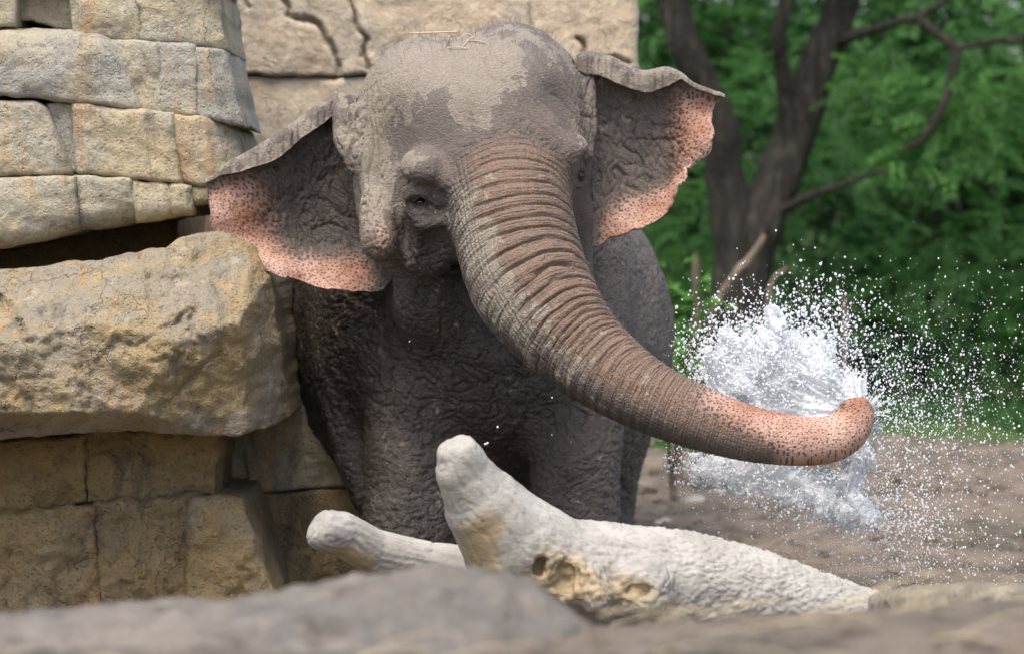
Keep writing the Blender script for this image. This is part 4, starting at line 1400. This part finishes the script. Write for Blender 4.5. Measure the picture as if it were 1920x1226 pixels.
def make_elephant():
    root = empty('elephant', (float(P(900, 600, 1.6)[0]), 1.6, 0.0))
    tag(root, 'wet grey-brown elephant facing out with spread ears, spraying water from its sideways trunk', 'elephant')
    parts = [make_elephant_body()]
    parts.append(make_ear(
        [(668, 196), (674, 240), (684, 290), (700, 345), (722, 405), (735, 460), (738, 510), (726, 540)],
        [(668, 196), (640, 192), (600, 212), (540, 254), (480, 290), (425, 318), (388, 345)],
        [(388, 345), (394, 382), (398, 418), (410, 452), (438, 466), (478, 484), (495, 506)],
        [(726, 540), (690, 546), (640, 543), (590, 536), (545, 521), (515, 514), (495, 506)],
        lambda a, b: 0.47 + 0.10 * np.sin(np.pi * a) * np.sin(np.pi * np.clip(b, 0.05, 1)) - 0.06 * a + 0.016 * np.sin(b * 11 + 1) * a ** 2 + 0.014 * np.sin(a * 13) * b ** 3 + 0.05 * (1 - a),
        (([0, .08, .2, .5, .75, .93, 1], [8, 22, 28, 30, 22, 3, 1]), [8, 13, 12, 11, 8, 3, 1.5]), 3, -1))
    parts.append(make_ear(
        [(1076, 122), (1080, 200), (1084, 300), (1086, 400), (1090, 470)],
        [(1076, 122), (1095, 114), (1140, 121), (1200, 148), (1245, 141), (1275, 146), (1300, 164), (1357, 183)],
        [(1357, 183), (1337, 208), (1337, 252), (1323, 296), (1293, 302), (1284, 330)],
        [(1090, 470), (1108, 468), (1140, 450), (1200, 427), (1238, 408), (1262, 372), (1284, 330)],
        lambda a, b: 0.42 + 0.08 * np.sin(np.pi * a) * np.sin(np.pi * np.clip(b, 0.05, 1)) + 0.05 * a + 0.035 * np.sin(b * 9 + 0.6) * a ** 2 + 0.012 * np.sin(a * 11) * b ** 2,
        (([0, .08, .25, .5, .62, .7, .85, 1], [6, 28, 34, 30, 20, 3, 2, 1]), [7, 12, 12, 11, 10, 5, 3, 1.5]), 8, 1))
    Vs, Fs, off = [], [], 0
    at = {k: [] for k in parts[0][2]}
    for V, F, a in parts:
        Vs.append(V); Fs.append(F + off); off += len(V)
        for k in at: at[k].append(a[k])
    V = np.vstack(Vs) - np.array(root.location)
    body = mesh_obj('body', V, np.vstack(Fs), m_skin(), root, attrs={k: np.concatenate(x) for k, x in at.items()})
    # eyes
    em = Mat('eye')
    em.out(em.mix(em.ramp(em.noise(em.co, 90, 2), 0.4, 0.6), (0.012, 0.008, 0.006), (0.035, 0.018, 0.010)), 0.06, None, 0.6)
    for px, py, dY in ((789, 380, 0.016), (1086, 331, 0.018)):
        Y = surf_Y(px, py) + dY
        c = P(px, py, Y)
        a, b = np.meshgrid(np.linspace(0, np.pi, 13), np.linspace(0, 2 * np.pi, 25)[:-1], indexing='ij')
        E = 0.024 * np.stack([np.sin(a) * np.cos(b), np.sin(a) * np.sin(b), np.cos(a)], -1).reshape(-1, 3) + c - np.array(root.location)
        n = 24
        f = [(i * n + j, (i + 1) * n + j, (i + 1) * n + (j + 1) % n, i * n + (j + 1) % n) for i in range(12) for j in range(n)]
        mesh_obj('eye', E, f, em.m, root)
    # sparse bristles on the crown
    hm = Mat('bristle'); hm.out((0.20, 0.175, 0.15), 0.6)
    HV, HF = [], []
    W = parts[0][0]; pu, pv = UV(W)
    crown = np.nonzero((pu > 690) & (pu < 1080) & (pv < 125 + RNG.uniform(-50, 20, len(W))) & (W[:, 1] < 0.85))[0]
    for k in RNG.choice(crown, 700):
        c = W[k].astype(float); px = pu[k]
        d = np.array([RNG.normal(0, .35) + (px - 890) / 420, RNG.normal(-0.25, .3), 1.0]); d /= np.linalg.norm(d)
        L = RNG.uniform(0.015, 0.05); w = 0.0005
        n0 = len(HV)
        s = np.cross(d, [0, 1, 0.1]); s /= np.linalg.norm(s)
        bend = np.array([RNG.normal(0, .25), 0, -0.2])
        HV += [c - s * w, c + s * w, c + d * L * .55 + s * w * .7, c + d * L * .55 - s * w * .7, c + (d + bend * .5) * L]
        HF += [(n0, n0 + 1, n0 + 2, n0 + 3), (n0 + 3, n0 + 2, n0 + 4)]
    tag(mesh_obj('hair', np.array(HV) - np.array(root.location), HF, hm.m, root), kind='stuff')
    return root


ELEPHANT = make_elephant()

# ------------------------------------------------------------------ the white log
def m_wood():
    m = Mat('bleached_wood')
    co = m.co
    n1 = m.noise(co, 5, 6, 0.6, 0.6); n2 = m.noise(m.map(co, (0.8, 1, 2.2)), 30, 5, 0.65); n3 = m.noise(co, 120, 4, 0.7)
    oc = m.attr('ochre'); bk = m.attr('bark')
    c = m.mix(m.ramp(n1, 0.3, 0.7), (0.27, 0.252, 0.222), (0.45, 0.428, 0.38))
    c = m.mix(m.ramp(n2, 0.40, 0.28, 0, 0.6), c, (0.30, 0.275, 0.235))
    c = m.mix(m.ramp(m.math('ADD', oc, m.math('MULTIPLY', m.math('SUBTRACT', n1, 0.5), 2.2)), 0.22, 1.0, 0, 0.8), c, m.mix(n2, (0.27, 0.185, 0.08), (0.40, 0.30, 0.15)))
    c = m.mix(m.math('MULTIPLY', bk, m.ramp(n3, 0.55, 0.35, 0, 0.35)), c, (0.40, 0.385, 0.355))
    h = m.math('ADD', m.math('MULTIPLY', n2, 0.9), m.math('MULTIPLY', n3, 0.6))
    return m.out(c, 0.85, m.bump(h, 0.0045, 0.9), 0.25)


WOODM = m_wood()


def along(V, A):
    """weathered grain: cracks that run with the limb"""
    _, s = s_chain(V.astype(np.float32), A[1], A[2], True)
    L = np.r_[0, np.cumsum(np.linalg.norm(np.diff(A[1], axis=0), axis=1))]
    i = np.clip(np.searchsorted(L, s) - 1, 0, len(L) - 2)
    t = np.diff(A[1], axis=0)[i]; t /= np.linalg.norm(t, axis=1)[:, None]
    q = V - t * (V * t).sum(1)[:, None]
    w = fbm(V * 5, 2, 44)
    g = -(1 - np.abs(noise(q * 26 + (s * 1.4 + 0.5 * w)[:, None], 45)) * 1.25).clip(0, 1) ** 7
    return g + 0.6 * -(1 - np.abs(noise(q * 60 + (s * 2.5 + 0.8 * w)[:, None], 46)) * 1.25).clip(0, 1) ** 6


def make_log():
    A = ch((852, 846, -1.42, 35), (868, 884, -1.40, 52), (908, 950, -1.34, 76), (966, 1022, -1.26, 100), (1045, 1074, -1.18, 106), (1160, 1084, -1.10, 104), (1290, 1096, -1.04, 102), (1420, 1122, -1.0, 92), (1540, 1150, -0.96, 76), (1680, 1178, -0.92, 58), (1800, 1200, -0.9, 40))
    K = [(el(1205, 1106, -1.26, 58, 52, 0.09), 0.05), (ch((1090, 1090, -1.34, 34), (1120, 1120, -1.36, 30)), 0.06), (el(870, 850, -1.44, 28, 30, 0.06), 0.05)]
    cut = [(el(1196, 1110, -1.37, 30, 20, 0.05), 0.02), (el(1235, 1100, -1.38, 16, 22, 0.04), 0.02), (el(1062, 1085, -1.40, 22, 26, 0.06), 0.03), (el(1010, 1060, -1.38, 14, 20, 0.04), 0.03)]
    nrm = np.array([-0.46, -0.30, 0.83]); c0 = P(850, 826, -1.42)

    def f(p):
        d = prim(p, A)
        for a, k in K: d = smin(d, prim(p, a), k)
        for a, k in cut: d = smax(d, -prim(p, a), k)
        return smax(d, ((p - c0) @ nrm - 0.012).astype(np.float32), 0.03)

    root = empty('fallen_log', (float(P(1200, 1150, -1.05)[0]), -1.05, 0.1))
    tag(root, 'bleached white fallen log with rough bark and an upright broken limb, before the elephant', 'log')
    V, F = sdf_mesh(f, np.arange(-0.32, 1.75, 0.0075), np.arange(-1.65, -0.60, 0.0075), np.arange(0.0, 0.98, 0.0075))
    N = vnormals(V, F)
    u, v = UV(V)
    bark = sstep(1030, 1160, u + 0.6 * (v - 1000) * -1 + 30 * fbm(V * 6, 2, 5))
    bark = np.clip(bark, 0, 1) * (1 - gblob(u, v, 1130, 1060, 70, 50) * .8) * (1 - gblob(u, v, 1205, 1110, 60, 45))
    grain = along(V, A)
    wp = np.stack([fbm(V * 9, 2, 6), fbm(V * 9, 2, 7), fbm(V * 9, 2, 8)], -1)
    cr = np.clip(crackle(V * np.array([20, 46, 54]) + wp * 1.3, 4) * 2.2, 0, 1)
    cr2 = np.clip(crackle(V * np.array([40, 70, 80]) + wp * 1.2, 9) * 2.0, 0, 1)
    ridge = -(1 - np.abs(noise(V * np.array([7, 22, 16]) + wp, 12)) * 1.25).clip(0, 1) ** 6
    d = bark * (0.0085 * cr + 0.0055 * cr2 - 0.009) + (1 - bark) * (0.0045 * grain + 0.006 * fbm(V * 3.5, 2, 10) + 0.0008 * fbm(V * 40, 2, 11))
    kn = gblob(u, v, 1190, 1105, 70, 45) + gblob(u, v, 1060, 1080, 45, 45)
    d += kn * (0.016 * fbm(V * 22, 3, 13) + 0.012 * ridge)
    V = V + N * d[:, None]
    och = np.clip(0.85 * gblob(u, v, 905, 1020, 40, 60) + 0.9 * gblob(u, v, 1050, 1085, 60, 45) + 0.9 * gblob(u, v, 1190, 1112, 50, 32) + 0.45 * gblob(u, v, 835, 930, 14, 40), 0, 1) * (1 - bark * .6)
    mesh_obj('trunk', V - np.array(root.location), F, WOODM, root, attrs=dict(ochre=och, bark=bark))
    # the second limb, lying lower behind the first
    B = ch((606, 990, -1.18, 32), (640, 1000, -1.14, 42), (700, 1034, -1.06, 42), (800, 1056, -1.0, 42), (900, 1075, -0.98, 50), (1010, 1100, -1.0, 58))
    n2 = np.array([-0.80, -0.25, 0.55]); c2 = P(592, 975, -1.18)

    def g(p):
        return smax(smin(prim(p, B), prim(p, el(612, 996, -1.2, 36, 36, 0.07)), 0.05), ((p - c2) @ n2 - 0.010).astype(np.float32), 0.035)
    V, F = sdf_mesh(g, np.arange(-0.78, 0.25, 0.007), np.arange(-1.40, -0.75, 0.007), np.arange(0.1, 0.75, 0.007))
    N = vnormals(V, F)
    u, v = UV(V)
    ridge = -(1 - np.abs(noise(V * np.array([6, 26, 30]), 15)) * 1.25).clip(0, 1) ** 6
    V = V + N * (0.0055 * along(V, B) + 0.005 * fbm(V * 3.5, 2, 16) + 0.0008 * fbm(V * 34, 2, 17))[:, None]
    och = np.clip(0.9 * gblob(u, v, 640, 1060, 70, 30), 0, 1)
    mesh_obj('limb', V - np.array(root.location), F, WOODM, root, attrs=dict(ochre=och, bark=och * 0))
    # weathered log end lying behind the bank
    C = ch((1650, 1132, -2.3, 20), (1720, 1128, -2.5, 32), (1810, 1126, -2.65, 36), (1930, 1130, -2.8, 36), (2150, 1136, -2.9, 32))
    V, F = sdf_mesh(lambda p: prim(p, C), np.arange(0.9, 2.05, 0.012), np.arange(-3.15, -2.1, 0.012), np.arange(0.3, 0.75, 0.012))
    N = vnormals(V, F)
    V = V + N * (0.014 * fbm(V * np.array([6, 14, 14]), 4, 19) + 0.006 * fbm(V * 40, 2, 20))[:, None]
    c = V.mean(0)
    o = mesh_obj('weathered_log', V - c, F, m_bark('wood_tan', (0.28, 0.24, 0.185), (0.44, 0.39, 0.315)))
    o.location = c
    tag(o, 'tan weathered log lying low on the bank, beyond the tapering end of the white log', 'log')


make_log()

# ------------------------------------------------------------------ the spray
def m_water(name='spray_water', clear=0.0):
    """broken, air-filled water: white, bright from behind too, with a wet shine"""
    m = Mat(name)
    m.out((0.95, 0.965, 0.98), 0.2, None, 0.7)
    tr = m.new('ShaderNodeBsdfTranslucent'); tr.inputs[0].default_value = (0.95, 0.965, 0.98, 1)
    mx = m.new('ShaderNodeMixShader'); mx.inputs[0].default_value = 0.5
    m.nt.links.new(m.b.outputs[0], mx.inputs[1]); m.nt.links.new(tr.outputs[0], mx.inputs[2])
    last = mx
    if clear:
        tp = m.new('ShaderNodeBsdfTransparent')
        last = m.new('ShaderNodeMixShader'); last.inputs[0].default_value = clear
        m.nt.links.new(mx.outputs[0], last.inputs[1]); m.nt.links.new(tp.outputs[0], last.inputs[2])
    m.nt.links.new(last.outputs[0], m.nt.nodes['Material Output'].inputs[0])
    return m.m


WATER = m_water()
VEIL = m_water('spray_veil', 0.22)


def make_spray():
    rng = np.random.default_rng(31)
    # torn sheet of water: thick near the mouth of the trunk, ragged towards its rim
    ax = np.arange(0.66, 1.42, 0.0052); ay = np.arange(-0.24, 0.16, 0.0085); az = np.arange(0.40, 1.46, 0.0052)

    def dens(u, v):
        core = 1.3 * gblob(u, v, 1510, 758, 80, 36, 0.10) + 1.0 * gblob(u, v, 1420, 755, 70, 30, 0.15) + 0.80 * gblob(u, v, 1455, 690, 55, 34, 0.5) + 0.62 * gblob(u, v, 1350, 690, 34, 30) \
            + 0.70 * gblob(u, v, 1530, 690, 24, 44, 0.2) + 0.9 * gblob(u, v, 1590, 735, 24, 20) + 0.48 * gblob(u, v, 1448, 632, 18, 42) + 0.5 * gblob(u, v, 1490, 645, 26, 22) + 0.45 * gblob(u, v, 1395, 640, 30, 24)
        low = 0.95 * gblob(u, v, 1385, 888, 85, 22, 0.18) + 0.9 * gblob(u, v, 1500, 915, 80, 28, 0.28) + 0.52 * gblob(u, v, 1600, 950, 52, 24, 0.3) + 0.62 * gblob(u, v, 1608, 860, 24, 30)
        return np.clip(core + low, 0, 1.35)

    def f(p):
        u, v = UV(p.astype(np.float64))
        y0 = 0.0 - 0.10 * gblob(u, v, 1600, 760, 90, 60)
        # threads of water run out from the mouth of the trunk
        an = np.arctan2(v - 775, 1615 - u); rd = np.hypot(v - 775, u - 1615) / 500
        q = p * np.array([1.0, 0.8, 1.0])
        w = np.stack([fbm(q * 7, 2, 3), fbm(q * 7, 2, 4), fbm(q * 7, 2, 5)], -1)
        st = np.stack([an * 9, rd * 7, p[:, 1] * 12], -1) + 0.9 * w
        n = 0.55 * noise(q * 12 + w, 7) + 0.75 * noise(st, 6) + 0.75 * noise(st * 2.6 + w, 8) + 0.50 * noise(q * 85 + w, 9)
        thick = 1 - np.abs(p[:, 1] - y0 - 0.10 * w[:, 0]) / 0.085
        return (0.030 * (0.53 - dens(u, v) * np.clip(thick, -1, 1) * 1.1 - 0.62 * n)).astype(np.float32)

    G = np.stack(np.meshgrid(ax, ay, az, indexing='ij'), -1).reshape(-1, 3)
    u, v = UV(G)
    D = np.full(len(G), 0.03, np.float32)
    m = dens(u, v) > 0.16
    D[m] = f(G[m].astype(np.float32))
    D = D.reshape(len(ax), len(ay), len(az))
    D[0] = D[-1] = 1; D[:, 0] = D[:, -1] = 1; D[:, :, 0] = D[:, :, -1] = 1
    V, F = surface_nets(D, ax, ay, az)
    # drops
    import bmesh
    bm = bmesh.new(); bmesh.ops.create_icosphere(bm, subdivisions=1, radius=1.0)
    IV = np.array([q.co[:] for q in bm.verts]); IF = np.array([[q.index for q in g.verts] for g in bm.faces]); bm.free()
    pts = []

    def add(n, cx, cy, sx, sy, rot, ys, r0, r1, pw=2.2):
        a, b = rng.normal(0, sx, n), rng.normal(0, sy, n)
        c, s = math.cos(rot), math.sin(rot)
        px, py = cx + a * c - b * s, cy + a * s + b * c
        Y = rng.normal(ys, 0.10, n)
        r = r0 + (r1 - r0) * rng.random(n) ** pw
        pts.append(np.stack([px, py, Y, r], -1))
    add(5200, 1440, 660, 80, 50, -0.2, 0, .0011, .0060, 3.4)
    add(3600, 1470, 725, 95, 45, 0, 0, .0011, .0058, 3.2)
    add(1500, 1360, 680, 45, 55, 0.3, 0, .0014, .0060)
    add(1300, 1530, 660, 50, 70, 0.2, 0, .0014, .0062)
    add(2700, 1680, 780, 75, 90, 0.3, -.1, .0009, .0046, 3.4)
    add(1700, 1790, 800, 95, 100, 0, -.1, .0009, .0048, 3.6)
    add(900, 1620, 660, 130, 60, 0.2, 0, .0009, .0034, 3.4)
    add(3800, 1490, 915, 120, 34, 0.26, 0, .0011, .0055, 3)
    add(1800, 1640, 960, 85, 50, 0.2, 0, .0010, .0048, 3)
    add(900, 1700, 1050, 110, 40, 0, 0, .0012, .0040, 3)
    add(600, 1330, 880, 45, 18, 0.2, 0, .0012, .0050)
    q = np.vstack(pts)
    n = 900
    q = np.vstack([q, np.stack([rng.uniform(1290, 1960, n), rng.uniform(480, 1090, n), rng.normal(0, .2, n), rng.uniform(.0010, .0030, n)], -1)])
    # a few strays before the chest
    q = np.vstack([q, [[933, 800, -.3, .005], [910, 832, -.3, .0045], [914, 830, -.5, .004], [1035, 745, -.55, .003], [768, 640, .2, .003]]])
    q = q[(q[:, 0] > 1240) | (q[:, 0] < 1100)]
    c = P(q[:, 0], q[:, 1], q[:, 2])
    st = np.stack([rng.uniform(.8, 1.3, len(q)), rng.uniform(.8, 1.2, len(q)), rng.uniform(.8, 1.5, len(q))], -1)
    # the finest drops are eight-sided, the larger ones rounder
    OV = np.array([[1, 0, 0], [-1, 0, 0], [0, 1, 0], [0, -1, 0], [0, 0, 1], [0, 0, -1.0]])
    OF = np.array([[0, 2, 4], [2, 1, 4], [1, 3, 4], [3, 0, 4], [2, 0, 5], [1, 2, 5], [3, 1, 5], [0, 3, 5]])
    DV, DF, off = [], [], 0
    for sel, BV, BF in ((q[:, 3] < 0.0028, OV * 1.15, OF), (q[:, 3] >= 0.0028, IV, IF)):
        k = int(sel.sum())
        DV.append((c[sel][:, None] + BV[None] * (q[sel, 3][:, None] * st[sel])[:, None]).reshape(-1, 3))
        DF.append((np.arange(k)[:, None, None] * len(BV) + BF[None]).reshape(-1, 3) + off); off += k * len(BV)
    DV = np.vstack(DV); DF = np.vstack(DF)
    root = empty('water_spray', P(1607, 760, -0.4))
    tag(root, 'white burst of water and flying drops blown from the tip of the trunk', 'water')
    root['kind'] = 'stuff'
    loc = np.array(root.location)
    tag(mesh_obj('water_sheet', V - loc, F, VEIL, root), kind='stuff')
    tag(mesh_obj('drops', DV - loc, DF, WATER, root), kind='stuff')


make_spray()

# ------------------------------------------------------------------ straw on the elephant's crown, wisps on the bank
def m_straw():
    m = Mat('straw')
    return m.out(m.mix(m.noise(m.co, 60, 3), (0.42, 0.34, 0.20), (0.62, 0.54, 0.36)), 0.7)


STRAW = m_straw()


def straw(a, b, r, label, group, sag=0.0):
    a, b = np.array(a), np.array(b)
    mid = (a + b) / 2 + np.array([0, 0, sag])
    q = catmull([a, mid, b], 5)
    V, F = tube(q, np.full(len(q), r), 6)
    o = mesh_obj('straw', V - a, F, STRAW); o.location = a
    tag(o, label, 'straw', group)


def crown_pt(px, py, lift=0.002):
    Y = surf_Y(px, py, 0.0, 0.9, f_head)
    return P(px, py, Y - lift) + np.array([0, 0, lift])


a = crown_pt(850, 74); a2 = P(858, 60, a[1] - 0.02)
straw(P(768, 63, a[1] - 0.03), a2, 0.0028, 'long pale straw lying level across the dip of the elephant\'s crown', 'straws on the crown')
for (x0, y0, x1, y1, sg, lab) in [(858, 76, 884, 68, .01, 'short bent straw in the dip of the elephant\'s crown'),
                                  (868, 88, 890, 72, .008, 'pale straw standing up from the tuft on the crown'),
                                  (840, 82, 852, 70, .012, 'curled tan straw beside the long straw on the crown'),
                                  (878, 78, 912, 84, .004, 'straw stuck flat to the skin of the right dome'),
                                  (838, 92, 876, 94, .004, 'thin straw lying flat below the dip of the crown')]:
    straw(crown_pt(x0, y0), crown_pt(x1, y1, 0.006), 0.0019, lab, 'straws on the crown', sg)


def bank_straw():
    rng = np.random.default_rng(3)
    Vs, Fs, off = [], [], 0
    for k in range(130):
        x = rng.uniform(-1.2, 1.6); y = rng.uniform(-6.3, -4.2)
        z = gz(x, y) + 0.03
        if x < 0.15 and y > -6.0: continue
        a = rng.uniform(-0.7, 0.7); L = rng.uniform(0.06, 0.22)
        p0 = np.array([x, y, z]); p1 = p0 + L * np.array([math.cos(a), math.sin(a), rng.normal(0.05, 0.15)])
        v, f = tube(np.array([p0, (p0 + p1) / 2 + [0, 0, .01], p1]), np.array([.0016, .0016, .001]), 5)
        Vs.append(v); Fs += [tuple(i + off for i in g) for g in f]; off += len(v)
    tag(mesh_obj('straw_litter', np.vstack(Vs), Fs, STRAW), 'wisps of dry straw strewn over the blurred earth bank', 'straw', kind='stuff')


bank_straw()
